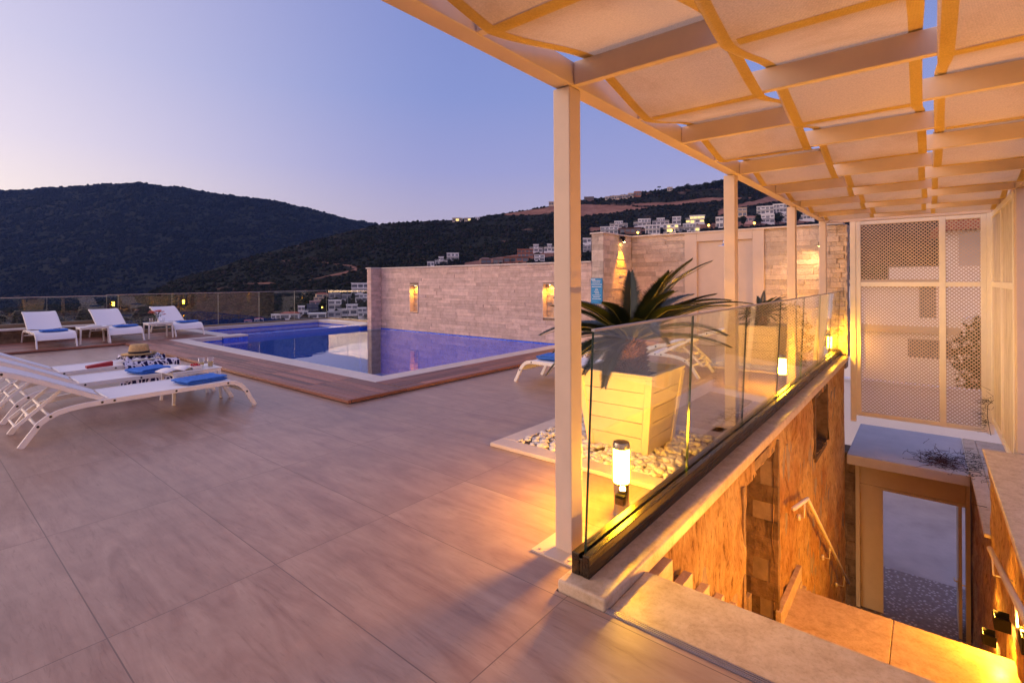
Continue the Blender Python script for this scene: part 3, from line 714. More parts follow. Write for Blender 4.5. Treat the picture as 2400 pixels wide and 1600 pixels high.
# ------------------------------------------------------------------ stairwell
RUN = [(2.37+.30*k, -.209*(k+1)) for k in range(8)]           # first flight
ZL, XL = -1.88, 6.17
R2N = [(XL+.27*k, ZL-.1853*(k+1)) for k in range(14)]
ST = thing('staircase', 'travertine stairs going down beside the glass balustrade', 'stairs', (2.37, .3, 0))
b = MB(); b.box(2.0, 2.372, -.60, 1.088, -.035, -.001); b.build('top_step', M['step'], ST, bev=.006)
b = MB()
for i, (x, z) in enumerate(RUN): b.box(x+(.003 if i else 0), x+.32, -.60, 1.14, z-.209, z)
b.build('upper_flight', M['step'], ST)
b = MB(); b.box(4.774, XL, -.60, .256, ZL-.05, ZL); b.box(4.774, XL, .26, 1.14, ZL-.05, ZL); b.build('landing', M['step'], ST, bev=.006)
b = MB()
for i, (x, z) in enumerate(R2N): b.box(x+.003, x+.30, -.60, 1.14, z-.186, z)
b.build('lower_flight', M['step'], ST)
b = MB()
for x, z in RUN: b.box(x+.012, x+.305, 1.07, 1.125, z+.001, z+.14)
b.box(5.22, 5.325, 1.335, 1.375, ZL, ZL+.25); b.box(5.325, 6.35, 1.075, 1.125, ZL+.002, ZL+.16)
for x, z in R2N: b.box(x+.02, x+.27, 1.085, 1.125, z+.001, z+.13)
b.build('skirting', M['step'], ST, bev=.004)
b = MB(); b.box(1.958, 1.996, -.60, 1.088, -.03, .0035)
for y in (1.966, 1.976, 1.986): b.box(y, y+.004, -.60, 1.088, .0036, .0065)
tag(b.build('threshold_strip', M['top_strip']), 'ribbed metal threshold strip between floor tiles and top step', 'threshold')
WL = thing('stairwell_wall', 'rough stone wall under the glass balustrade, with a recessed doorway', 'wall', (6.5, 1.2, -4), 0, 'stone walls of the stairwell')
DO = (4.31, 5.33, -3, -.20, 1); SL = (7.66, 8.63, -.90, -.14, 0)
b = MB(); rough_wall(b, 1.125, -1, 2.0, 10.75, -4.75, .0, (DO, SL), .030, .034); b.build('stone_face', M['rough'], WL, smooth=True)
b = MB(); b.box(2.0, 4.30, 1.15, 1.33, -4.75, -.31); b.box(5.35, 10.75, 1.15, 1.33, -4.75, -1.0); b.box(8.66, 10.75, 1.15, 1.33, -.999, -.31); b.box(5.35, 7.62, 1.15, 1.33, -.999, -.31); b.build('core', M['rock_mortar'], WL)
b = MB(); b.box(4.2, 5.5, 1.5, 1.6, -3, .0)
clad(b, 'x', 5.36, -1, 1.10, 1.5, -2.2, -.10, .17, .2, .4, .05, (), .02, 51); b.box(4.24, 4.305, 1.12, 1.5, -3, -.2); b.box(4.31, 5.33, 1.13, 1.5, -.19, -.10)
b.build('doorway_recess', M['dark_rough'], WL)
b = MB(); b.box(7.6, 8.7, 1.30, 1.36, -.95, -.1); b.box(8.632, 8.70, 1.12, 1.30, -.9, -.1); b.box(7.59, 7.655, 1.12, 1.30, -.9, -.1); b.box(7.66, 8.63, 1.12, 1.30, -.96, -.90); b.box(7.66, 8.63, 1.13, 1.30, -.14, -.08)
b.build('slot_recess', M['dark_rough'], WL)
WR = thing('stairwell_wall', 'rough stone wall carrying the stair lamps and the pale slab top', 'wall', (6.0, -.7, -4), 0, 'stone walls of the stairwell')
b = MB(); rough_wall(b, -.575, 1, 2.3, 8.07, -4.75, -.60, (), .030, .045); rough_wall(b, -.575, 1, 8.07, 11.4, -4.75, -1.64, (), .030, .045); b.build('stone_face', M['rough'], WR, smooth=True)
b = MB(); b.box(2.3, 8.06, -1.4, -.61, -4.75, -.605); b.box(8.07, 11.4, -1.4, -.61, -4.75, -1.66); b.build('core', M['rock_mortar'], WR)
b = MB(); b.box(2.3, 8.085, -2.2, -.505, -.60, -.55); b.build('slab_cap', M['step'], WR, bev=.012, seg=3)
b = MB(); b.box(8.25, 12.9, -.70, -.525, -1.65, -1.60); b.box(8.09, 12.9, -1.5, -.703, -1.652, -1.602); b.build('ledge_cap', M['step'], WR, bev=.014, seg=3)
def handrail(p, label):
    T = thing('handrail', label, 'handrail', p[0], 0, 'white stair handrails')
    b = MB(); b.tube(p, .022, 10); b.build('rail', M['white_metal'] if p[0][1] > 0 else M['white_shaded'], T, smooth=True)  # darker paint on the lamp-side rail tones down the light on it
    return T
T = handrail([(5.72, 1.04, -.86), (6.50, 1.04, -1.02), (6.55, 1.04, -1.06), (9.7, .985, -3.44)], 'white handrail on the wall under the glass balustrade')
for x, z in ((6.35, -1.0), (8.0, -2.15), (9.3, -3.13)):
    b = MB(); y = 1.04-(x-6.5)*.016; b.tube([(x, y, z), (x+.02, y+.01, z-.19), (x+.02, 1.13, z-.20)], .007, 6); b.lathe([(.018, -.03), (.018, .03)], (x+.02, 1.105, z-.2), 8); b.build('bracket', M['white_metal'], T, smooth=True)
T = handrail([(6.28, -.44, -1.0), (5.2, -.44, -.76), (4.15, -.44, -.53), (3.0, -.44, -.28)], 'white handrail on the wall with the stair lamps')
for x, z in ((6.1, -.96), (4.6, -.63)):
    b = MB(); b.tube([(x, -.44, z), (x, -.45, z-.19), (x, -.57, z-.20)], .008, 6); b.build('bracket', M['white_metal'], T, smooth=True)
def spot(name, loc, to, e, size, blend=.6, r=.02, col=WARM, parent=None):
    l = bpy.data.lights.new(name, 'SPOT'); l.energy = e; l.color = col; l.spot_size = rad(size); l.spot_blend = blend; l.shadow_soft_size = r
    o = bpy.data.objects.new(name, l); COL.objects.link(o); o.location = loc
    o.rotation_euler = (Vector(to)-Vector(loc)).to_track_quat('-Z', 'Y').to_euler()
    if parent is not None: o.parent = parent; o.matrix_parent_inverse = WM[parent.name].inverted()
    return o
def stair_lamp(x, z, label, e):
    T = thing('stair_lamp', label, 'lamp', (x, -.5, z), 0, 'black stair lamps')
    b = MB(); y0, y1 = -.565, -.455
    b.box(x-.075, x-.068, y0, y1, z-.055, z+.055); b.box(x+.068, x+.075, y0, y1, z-.055, z+.055); b.box(x-.0679, x+.0679, y1-.007, y1, z-.055, z+.055); b.box(x-.0679, x+.0679, y0, y1-.0071, z-.012, z+.012)
    b.build('housing', M['black_metal'], T, bev=.008)
    b = MB(); b.box(x-.05, x+.05, y0+.02, y1-.02, z-.020, z-.0125); b.build('lens', M['lamp_spot'], T)
    spot('stair_lamp_light', (x, -.50, z-.068), (x, .25, z-.95), e, 172, .4, .03, parent=T)
    spot('stair_lamp_uplight', (x, -.50, z+.062), (x, .75, z+.9), e*1.2, 165, .4, .03, col=(1, .43, .04), parent=T)
stair_lamp(6.22, -1.60, 'black stair lamp lighting the landing', 75)
stair_lamp(7.46, -2.42, 'lower black stair lamp, half hidden by the landing edge', 70)
stair_lamp(4.55, -.86, 'black stair lamp on the upper flight at the picture edge', 120)
stair_lamp(3.0, -.24, 'unseen black stair lamp nearest the top step', 150)  # unseen lamp outside the view, continues the row to light the upper stairs

# ------------------------------------------------------------------ entrance door below
DR = thing('entrance_door', 'open cream double door at the foot of the stairs', 'door', (11.4, .3, -4.66))
b = MB(); b.box(11.36, 11.48, .965, 1.035, -4.66, -1.822); b.box(11.36, 11.48, -.56, -.50, -4.66, -1.822); b.box(11.361, 11.479, -.499, .964, -2.40, -2.35); b.build('frame', M['door_paint'], DR, bev=.004)
b = MB(); b.box(11.385, 11.46, -.499, .964, -2.349, -1.823); b.build('lintel_panel', M['door_paint'], DR, bev=.003)
b = MB(); b.box(11.40, 11.445, .622, .963, -4.648, -2.402); l = b.build('door_leaf', M['door_paint'], DR, bev=.003)
b = MB()
for z in (-4.35, -3.5, -2.65): b.tube([(11.395, .962, z), (11.395, .962, z+.12)], .008, 8)
b.build('hinge', M['gold'], l)
b = MB(); b.box(11.40, 12.2, -.455, -.41, -4.648, -2.402); l = b.build('door_leaf', M['door_paint'], DR, bev=.003)
b = MB(); b.tube([(11.47, -.408, -3.72), (11.47, -.36, -3.72), (11.58, -.355, -3.72)], .009, 8); b.tube([(11.47, -.457, -3.76), (11.47, -.51, -3.76)], .009, 8); b.box(11.44, 11.5, -.4095, -.404, -3.86, -3.66); b.build('handle', M['gold'], l)
b = MB(); b.box(11.38, 11.9, 1.037, 1.3, -4.75, -1.822); clad(b, 'x', 11.37, -1, 1.04, 1.30, -4.7, -1.83, .17, .2, .4, .02, (), .02, 61)
b.box(11.40, 11.9, -.9, -.585, -4.75, -1.822)
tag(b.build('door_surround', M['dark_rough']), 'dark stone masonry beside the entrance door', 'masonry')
b = MB(); b.box(10.66, 13.1, -.522, 1.095, -1.82, -1.65); tag(b.build('door_canopy', M['concrete'], bev=.012, seg=3), 'flat concrete canopy slab over the entrance door', 'canopy')
b = MB(); b.box(9.9, 11.9, -.60, 1.14, -4.9, -4.66); tag(b.build('lobby_floor', M['pebble_mosaic']), kind='structure')
# twigs swept onto the canopy, dry creeper
def twigs(name, label, c, n, sx, sy, sz, L, mat, seed, pref=None):
    rg = random.Random(seed); b = MB()
    for i in range(n):
        p = Vector((c[0]+rg.gauss(0, sx), c[1]+rg.gauss(0, sy), c[2]+abs(rg.gauss(0, sz)))); pts = [p.copy()]
        d = Vector((rg.gauss(0, 1), rg.gauss(0, 1), rg.gauss(0, .25))) if pref is None else Vector(pref)+Vector((rg.gauss(0, .5), rg.gauss(0, .5), rg.gauss(0, .5)))
        d.normalize(); l = L*rg.uniform(.4, 1.2)
        for s in range(3):
            d = (d+Vector((rg.gauss(0, .35), rg.gauss(0, .35), rg.gauss(0, .18)))).normalized(); p = p+d*l/3; p.z = max(p.z, c[2]+.003); pts.append(p.copy())
        b.tube(pts, [.0035, .003, .0025, .001], 4)
        if i % 2: q = pts[-1]; b.add([q, q+Vector((.02, .012, .004)), q+Vector((.035, 0, .002)), q+Vector((.018, -.012, 0))], [(0, 1, 2, 3)])
    return tag(b.build(name, mat), label, 'twigs', kind='stuff')
twigs('dry_twigs', 'heap of reddish dry twigs on the canopy slab', (11.15, -.22, -1.648), 210, .26, .15, .05, .24, M['twig'], 1)
twigs('dry_twigs', 'scattered dry twigs on the pale ledge beside the canopy', (11.0, -.60, -1.598), 70, .5, .07, .02, .16, M['vine'], 2)
b = MB(); rg = random.Random(4); pp = [Vector((10.6, -.76, -.95)), Vector((10.45, -.73, -.8)), Vector((10.3, -.70, -.6)), Vector((10.2, -.70, -.42)), Vector((10.15, -.76, -.33))]
b.tube(pp, .004, 5)
for k in range(60):
    p = pp[rg.randint(1, 4)]+Vector((rg.gauss(0, .05), rg.gauss(.03, .02), rg.gauss(0, .06))); q = p+Vector((rg.uniform(-.10, .10), rg.uniform(0, .12), rg.uniform(-.06, .08)))
    b.tube([p, q], [.003, .001], 4); b.add([q, q+Vector((.012, .006, .008)), q+Vector((.024, 0, .002)), q+Vector((.012, -.006, -.006))], [(0, 1, 2, 3)])
tag(b.build('dry_creeper', M['vine']), 'thin dry creeper hanging on the white board screen', 'creeper')

# ------------------------------------------------------------------ lattice and board screens
X = 10.9
LS = thing('lattice_screen', 'white diagonal lattice screen hanging above the entrance canopy', 'screen', (X, .1, -1))
b = MB(); b.box(X-.03, X+.05, .970, 1.054, -1.10, 2.468); b.build('post', M['white_frame'], LS, bev=.004)
b = MB(); b.box(X-.03, X+.05, -.82, -.742, -1.0, 2.468); b.build('post', M['white_frame'], LS, bev=.004)
b = MB(); st = [(.897, .969), (-.252, -.17), (-.741, -.674)]
for a, c in st: b.box(X-.022, X+.03, a, c, -.985, 2.50-.035)
for y0, y1 in ((-.169, .896), (-.673, -.253)):
    for z0, z1 in ((2.40, 2.464), (1.31, 1.388), (-.984, -.912)): b.box(X-.021, X+.029, y0, y1, z0, z1)
b.build('frame', M['white_frame'], LS, bev=.004)
def lattice(y0, y1, z0, z1):
    b = MB(); sp = .0582; wd = .0165; W_, H_ = y1-y0, z1-z0
    for dr in (1, -1):
        c = -H_ if dr > 0 else 0
        c0 = math.ceil((-H_ if dr > 0 else 0)/sp); c1 = math.floor((W_ if dr > 0 else W_+H_)/sp)
        for k in range(c0, c1+1):
            c = k*sp
            # line y = c + dr*z in panel space
            if dr > 0: ta, tb = max(0, -c), min(H_, W_-c)
            else: ta, tb = max(0, c-W_), min(H_, c)
            if tb-ta < .01: continue
            pa = (X+.004+.0025*dr, y0+c+dr*ta, z0+ta); pb = (X+.004+.0025*dr, y0+c+dr*tb, z0+tb)
            b.obox(pa, pb, wd, .0045, (1, 0, 0))
    b.build('lattice_panel', M['white_shaded'], LS)
for y0, y1 in ((-.172, .899), (-.676, -.25)):
    for z0, z1 in ((1.386, 2.402), (-.914, 1.312)): lattice(y0, y1, z0, z1)
BS = thing('board_screen', 'white screen of weathered upright boards beside the lattice screen', 'screen', (9.6, -.82, -.8))
b = MB()
for x0, x1 in ((10.80, 10.87), (8.30, 8.37), (9.52, 9.60)): b.box(x0, x1, -.85, -.79, -.80, 2.47)
for x0, x1 in ((8.371, 9.519), (9.601, 10.799)):
    for z0, z1 in ((2.39, 2.469), (1.31, 1.39), (-.799, -.72)): b.box(x0, x1, -.849, -.791, z0, z1)
b.build('frame', M['white_frame'], BS, bev=.004)
for x0, x1 in ((8.372, 9.518), (9.602, 10.798)):
    b = MB(); n = 4; w_ = (x1-x0)/n
    for i in range(n): b.box(x0+i*w_+.002, x0+(i+1)*w_-.002, -.835, -.815, -.72, 1.309); b.box(x0+i*w_+.002, x0+(i+1)*w_-.002, -.835, -.815, 1.391, 2.389)
    b.build('boards', M['board'], BS)

# ------------------------------------------------------------------ wall lamp and niche lamps
T = thing('wall_lamp', 'small black spotlight at the top corner of the tall limestone wall', 'lamp', (10.72, 5.4, 2.38))
b = MB(); b.box(10.66, 10.78, 5.40, 5.48, 2.40, 2.45); b.tube([(10.72, 5.44, 2.42), (10.72, 5.41, 2.33)], .03, 14); b.build('housing', M['black_metal'], T, bev=.003)
b = MB(); b.lathe([(0, 0), (.027, .001)], (10.72, 5.406, 2.322), 14); b.build('lens', M['lamp_spot'], T)
spot('wall_lamp_light', (10.72, 5.39, 2.30), (10.74, 5.50, 1.2), 300, 60, .8, .02, parent=T)
T = thing('wall_lamp', 'wall lamp tucked behind the fourth post, washing the limestone warm', 'lamp', (11.02, 1.545, 2.1))
b = MB(); b.box(11.0, 11.04, 1.53, 1.56, 2.06, 2.14); b.build('housing', M['black_metal'], T, bev=.004)
b = MB(); b.box(11.008, 11.032, 1.535, 1.555, 2.054, 2.059); b.build('lens', M['lamp_spot'], T)
spot('wall_lamp_light', (11.02, 1.545, 2.04), (11.31, 2.0, 1.30), 32, 120, .9, .03, col=(1, .55, .2), parent=T)
for i, (y0, y1, z0, z1) in enumerate(NI):
    yc = (y0+y1)/2
    T = thing('niche_lamp', ['spotlight in the top of the niche near the far end of the pool wall', 'spotlight in the top of the niche behind the nearest post'][i], 'lamp', (9.97, yc, z1), 0, 'niche spotlights')
    b = MB(); b.lathe([(.03, .01), (.03, -.012), (.022, -.014)], (9.96, yc, z1-.022), 14); b.build('ring', M['chrome'], T, auto=40)
    b = MB(); b.lathe([(0, -.0165), (.021, -.016)], (9.96, yc, z1-.022), 14); b.build('lens', M['lamp_spot'], T)
    spot('niche_light', (9.965, yc, z1-.045), (10.0, yc, z0), 26, 140, .6, .015, parent=T)
# ------------------------------------------------------------------ sun loungers
def arc(cx, cz, r, a0, a1, n=6): return [(cx+r*math.cos(rad(a0+(a1-a0)*i/n)), cz+r*math.sin(rad(a0+(a1-a0)*i/n))) for i in range(n+1)]
RAILP = [(0, 0), (.055, .10), (.10, .185)]+[(.13, .228), (.17, .268), (.22, .294), (.28, .306)]+[(.6, .306), (1.0, .305), (1.40, .302)]+[(1.55, .298), (1.66, .287), (1.75, .265), (1.82, .232), (1.875, .19)]+[(1.93, .105), (2.0, 0)]
BACKP = [(1.40, .318), (1.62, .43), (1.84, .545), (2.02, .63), (2.14, .675), (2.24, .69)]
def make_lounger():
    T = thing('sun_lounger', 'proto', 'sun lounger', (0, 0, 0), 0, 'white sun loungers'); W = .325
    for sg in (-1, 1):
        b = MB(); b.rail(RAILP, .026, .048, sg*W); r = b.build('side_rail', M['white_metal'], T, bev=.004, local=True, seg=2)
        for u, z in ((.095, .178), (.30, .305), (.81, .305), (1.335, .303), (1.43, .303), (1.80, .243), (1.885, .17)):
            b = MB(); b.tube([(u, sg*(W+.012), z), (u, sg*(W+.0165), z)], .011, 10); b.build('bolt', M['bolt'], r, local=True)
    # seat sling, rolling down over the foot end
    sp = [(.085, .172), (.125, .232), (.17, .276), (.225, .304), (.29, .317), (.6, .315), (1.0, .314), (1.36, .312)]
    b = MB(); b.grid(lambda u, v: (lambda k, f: (sp[k][0]+(sp[min(k+1, 7)][0]-sp[k][0])*f, (v-.5)*2*(W-.012), sp[k][1]+(sp[min(k+1, 7)][1]-sp[k][1])*f+.010-.018*math.sin(v*pi)*(1 if k > 3 else .2)))(min(int(u*7), 7), u*7-min(int(u*7), 7)), 7, 8)
    b.build('seat_sling', M['sling'], T, smooth=True, local=True)
    for u, z in ((.095, .178), (1.345, .300), (1.80, .243), (1.885, .17)):
        b = MB(); b.tube([(u, -W, z), (u, W, z)], .014, 8); b.build('cross_bar', M['white_metal'], T, smooth=True, local=True)
    Wb = .29; b = MB()
    for sg in (-1, 1): b.rail(BACKP, .026, .042, sg*Wb)
    b.tube([(2.235, -Wb, .69), (2.235, Wb, .69)], .014, 8)
    bf = b.build('backrest_frame', M['white_metal'], T, bev=.004, local=True)
    for sg in (-1, 1):
        for u, z in ((2.11, .664),):
            b = MB(); b.tube([(u, sg*(Wb+.012), z), (u, sg*(Wb+.017), z)], .011, 10); b.build('bolt', M['bolt'], bf, local=True)
    n = len(BACKP)-1
    b = MB(); b.grid(lambda u, v: (lambda k, f: (BACKP[k][0]+(BACKP[k+1][0]-BACKP[k][0])*f-.012, (v-.5)*2*(Wb-.008), BACKP[k][1]+(BACKP[k+1][1]-BACKP[k][1])*f+.022-.02*math.sin(v*pi)))(min(int(u*n), n-1), u*n-min(int(u*n), n-1)), n*2, 8)
    b.build('back_sling', M['sling'], T, smooth=True, local=True)
    b = MB(); Wp = .20
    a0, a1 = (1.70, .455), (2.02, .165)
    for sg in (-1, 1): b.obox((a0[0], sg*Wp, a0[1]), (a1[0], sg*Wp, a1[1]), .016, .028)
    b.tube([(2.012, -Wp, .168), (2.012, Wp, .168)], .010, 8)
    for t in (.45, .70): b.tube([(a0[0]+(a1[0]-a0[0])*t, -Wp, a0[1]+(a1[1]-a0[1])*t), (a0[0]+(a1[0]-a0[0])*t, Wp, a0[1]+(a1[1]-a0[1])*t)], .012, 8)
    b.build('prop', M['white_metal'], T, local=True)
    return T
LG = make_lounger(); used = [0]
def lounger(x, y, z, rz, label, group):
    if not used[0]: o = LG; used[0] = 1; o.location = (x, y, z); o.rotation_euler = (0, 0, rz); o['label'] = label; o['group'] = group
    else: o = dup(LG, loc=(x, y, z), rz=rz, label=label, group=group)
    return o
g1 = 'sun loungers in a row on the tiles'; g2 = 'sun loungers on the far deck'; g3 = 'sun loungers behind the planter'
lounger(2.69, 6.455, 0, pi, 'white sun lounger nearest the viewer, one blue towel on its foot end', g1)
lounger(2.69, 7.65, 0, pi, 'white sun lounger between two others, blue towel beside the side table', g1)
lounger(2.69, 8.76, 0, pi, 'white sun lounger holding the straw hat and patterned cloth', g1)
lounger(2.215, 14.43, .05, pi/2, 'white sun lounger on the deck in front of the low wall, leftmost of three', g2)
lounger(3.48, 14.56, .05, pi/2, 'white sun lounger on the deck between the two far side tables', g2)
lounger(4.875, 14.80, .05, pi/2, 'white sun lounger on the deck beside the flower vase table', g2)
lounger(5.97, 4.57, 0, -pi/2, 'white sun lounger with blue towel half hidden by the nearest post', g3)
lounger(7.76, 4.57, 0, -pi/2, 'white sun lounger with raised back seen through the balustrade glass', g3)

# ------------------------------------------------------------------ side tables
def make_table():
    T = thing('side_table', 'proto', 'side table', (0, 0, 0), 0, 'white side tables'); w, d, h = .27, .23, .385
    b = MB(); b.box(-w, w, -d, d, h-.014, h); b.build('table_top', M['white_metal'], T, bev=.012, local=True, seg=3)
    b = MB(); b.box(-w+.02, w-.02, -d+.012, -d+.03, h-.05, h-.015); b.box(-w+.02, w-.02, d-.03, d-.012, h-.05, h-.015); b.box(-w+.012, -w+.03, -d+.031, d-.031, h-.05, h-.015); b.box(w-.03, w-.012, -d+.031, d-.031, h-.05, h-.015)
    b.build('apron', M['white_metal'], T, bev=.004, local=True)
    for sx in (-1, 1):
        for sy in (-1, 1):
            b = MB(); b.obox((sx*(w-.028), sy*(d-.028), h-.016), (sx*(w-.012), sy*(d-.012), 0), .032, .032, (0, 1, 0)); b.build('leg', M['white_metal'], T, bev=.004, local=True)
    return T
t0 = make_table(); t0.location = (2.335, 7.07, 0); t0['label'] = 'white side table with strawberries and drinks between two loungers'
dup(t0, loc=(2.90, 14.93, .05), label='white side table with a folded paper on the far deck')
dup(t0, loc=(4.22, 15.02, .05), label='white side table with the flower vase on the far deck')

# ------------------------------------------------------------------ towels
def towel(x, y, z, rz, sx, sy, label, seed=1, lay=4, th=.014):
    path = []; L = sx/2
    for i in range(lay):
        zz = th*.5+i*th*1.15; s = 1 if i % 2 == 0 else -1
        path += [(-s*L*(.96 if i else 1), zz), (-s*L*.4, zz+.002), (s*L*.5, zz-.001), (s*L*.97, zz)]
        if i < lay-1: path.append((s*(L+th*.5), zz+th*.55))
    vs = []; ny = 10; n = len(path); P = [Vector((p[0], 0, p[1])) for p in path]; b = MB()
    for i, p in enumerate(P):
        t = (P[min(i+1, n-1)]-P[max(i-1, 0)]).normalized(); nn = Vector((-t.z, 0, t.x))
        for side in (-1, 1):
            for j in range(ny+1):
                v = j/ny-.5; q = p+nn*side*th*.5
                wob = .009*noise.noise(Vector((q.x*8+seed, v*5, p.z*20)))
                vs.append((q.x+wob*2, v*sy*(1+.02*noise.noise(Vector((p.z*40, seed, i*.3)))), max(.001, q.z+wob*(p.z/.05))))
    R_ = 2*(ny+1); fs = []
    for i in range(n-1):
        for side in (0, 1):
            for j in range(ny):
                a = i*R_+side*(ny+1)+j; q = [a, a+1, a+R_+1, a+R_]; fs.append(q if side else q[::-1])
        for j in (0, ny):
            a = i*R_+j; q = [a, a+R_, a+R_+ny+1, a+ny+1]; fs.append(q if j else q[::-1])
    for i in (0, n-1):
        for j in range(ny): a = i*R_+j; q = [a, a+1, a+ny+2, a+ny+1]; fs.append(q)
    b.add(vs, fs); o = b.build('towel', M['towel'], smooth=True); o.location = (x, y, z); o.rotation_euler = (0, 0, rz)
    m = o.modifiers.new('soft', 'SUBSURF'); m.levels = 1; m.render_levels = 1
    return tag(o, label, 'towel', 'folded blue towels')
towel(2.20, 6.40, .320, .16, .44, .34, 'folded blue towel on the foot end of the nearest lounger', 1, 3, .016)
towel(2.03, 7.60, .320, .3, .36, .34, 'folded blue towel beside the magazine on the side table', 2, 3, .018)
towel(2.24, 14.98, .372, 0.05, .46, .26, 'folded blue towel on the lounger by the low wall', 3, 3)
towel(3.57, 15.12, .372, 0.08, .46, .26, 'folded blue towel on the lounger between the far tables', 4, 3)
towel(4.98, 15.36, .372, 0.05, .46, .26, 'folded blue towel on the lounger beside the vase', 5, 3)
towel(5.99, 4.16, .322, .1, .40, .30, 'folded blue towel on the lounger behind the nearest post', 6)
towel(7.76, 4.12, .322, .1, .40, .30, 'folded blue towel on the lounger behind the cycad', 7)

# ------------------------------------------------------------------ things on the tables and loungers
zt = .386
def tumbler(x, y, z, label, h=.10, r=.034, fill=.45):
    T = thing('tumbler', label, 'glass', (x, y, z), 0, 'drinking glasses')
    b = MB(); b.lathe([(r*.85, .001), (r, h), (r*.93, h), (r*.78, .008), (0, .007)], n=20); b.build('glass_wall', M['tumbler'], T, smooth=True, local=True)
    if fill:
        b = MB(); b.lathe([(r*.76, .009), (r*.86, h*fill), (0, h*fill+.0005)], n=20); b.build('drink', M['drink'], T, auto=40, local=True)
tumbler(2.44, 7.05, zt, 'tumbler of pale drink on the strawberry table, nearer the magazine', .115, .036)
tumbler(2.52, 6.98, zt, 'tumbler of amber drink at the edge of the strawberry table', .115, .036, .55)
T = thing('bowl', 'square white bowl of strawberries on the side table', 'bowl', (2.34, 6.93, zt))
def sqb(r0, r1, h, t):
    b = MB(); q = lambda r, z: [(-r, -r, z), (r, -r, z), (r, r, z), (-r, r, z)]
    b.add(q(r0, .001)+q(r1, h)+q(r1-t, h)+q(r0-t, .012), [(3, 2, 1, 0)]+[(k, (k+1) % 4, 4+(k+1) % 4, 4+k) for k in range(4)]+[(4+k, 4+(k+1) % 4, 8+(k+1) % 4, 8+k) for k in range(4)]+[(8+k, 8+(k+1) % 4, 12+(k+1) % 4, 12+k) for k in range(4)]+[(12, 13, 14, 15)]); return b
sqb(.045, .062, .045, .005).build('dish', M['ceramic'], T, local=True, bev=.002)
for k in range(11):
    a = k*2.4; r = .008+.0042*k; b = MB(); b.lathe([(0, -.02), (.009, -.012), (.0145, .002), (.011, .012), (0, .015)], (r*math.cos(a), r*math.sin(a), .042+.012*(k % 3 == 0)), 9)
    s = b.build('strawberry', M['berry'], T, smooth=True, local=True)
b = MB()
for sg in (-1, 1): b.grid(lambda u, v: (.005+sg*.20*u, -.13+.26*v, .004+.035*math.sin(u*pi)*(1-u*.5)-(.03*max(0, u-.8)*5*(sg < 0)*0)), 10, 2)
o = b.build('magazine', M['paper'], smooth=True); o.location = (2.17, 7.0, zt+.001); o.rotation_euler = (0, 0, .15); so = o.modifiers.new('pages', 'SOLIDIFY'); so.thickness = .006; so.offset = 1
tag(o, 'open white magazine at the edge of the strawberry table', 'magazine')
# straw hat on the printed cloth, red booklet
T = thing('straw_hat', 'straw hat with a dark band lying on the printed cloth', 'hat', (2.21, 8.70, .43))
b = MB(); b.lathe([(.215, .006), (.20, .0), (.165, .006), (.125, .014), (.120, .07), (.108, .125), (.094, .137), (.06, .132), (0, .122)], n=32); b.build('body', M['straw'], T, smooth=True, local=True)
b = MB(); b.lathe([(.1275, .016), (.1245, .046)], n=32); b.build('band', M['hat_band'], T, smooth=True, local=True)
b = MB()
def sar(u, v):
    x = 2.00+.50*u; y = 8.50+.46*v; hz = .335+.11*math.exp(-((u-.45)**2*5+(v-.5)**2*4))
    hz += .05*noise.fractal(Vector((u*6, v*6, 4)), 1, 2, 4)+.015; return (x+.03*noise.noise(Vector((u*5, v*5, 1))), y+.03*noise.noise(Vector((u*5, v*5, 9))), max(.328, hz))
b.grid(sar, 40, 36)
def hang(u, v):
    x = 1.94+.66*u+.03*math.sin(v*5); k = v
    y = 8.50-.10*min(1, k*4)-.02*math.sin(u*22)*k; z = .355-.005*k if k < .12 else .355-(k-.12)*.36
    return (x, y-.01, z+.012*noise.noise(Vector((u*8, v*4, 3))))
b.grid(hang, 40, 20)
tag(b.build('sarong', M['sarong'], smooth=True), 'navy and white printed cloth draped over the lounger under the hat', 'cloth')
b = MB()
for sg in (0, 1): b.add([(1.58, 8.43, .332+.010*sg), (1.86, 8.46, .332+.03*sg), (1.86, 8.56, .332+.03*sg), (1.58, 8.53, .332+.010*sg), (1.58, 8.43, .350+.012*sg), (1.86, 8.46, .362+.03*sg), (1.86, 8.56, .362+.03*sg), (1.58, 8.53, .350+.012*sg)], [(3, 2, 1, 0), (4, 5, 6, 7), (0, 1, 5, 4), (1, 2, 6, 5), (2, 3, 7, 6), (3, 0, 4, 7)])
o = b.build('booklet', M['red'], bev=.002); tag(o, 'red booklet on the lounger beside the printed cloth', 'booklet')
b = MB(); b.grid(lambda u, v: (-.13+.26*u, -.09+.18*v, .004+.02*math.sin(u*pi)), 10, 2); o = b.build('folded_paper', M['paper'], smooth=True); o.location = (2.93, 14.93, .05+zt); so = o.modifiers.new('pages', 'SOLIDIFY'); so.thickness = .008; so.offset = 1
tag(o, 'folded white paper on the far side table', 'paper')
T = thing('flower_vase', 'clear vase of orange pink flowers on the far side table', 'vase', (4.19, 15.02, .05+zt)); rg = random.Random(2)
b = MB(); b.lathe([(.035, .001), (.04, .05), (.03, .11), (.042, .15), (.038, .15), (.027, .11), (.036, .05), (.0, .008)], n=20); b.build('vase', M['tumbler'], T, smooth=True, local=True)
b = MB(); hd = []
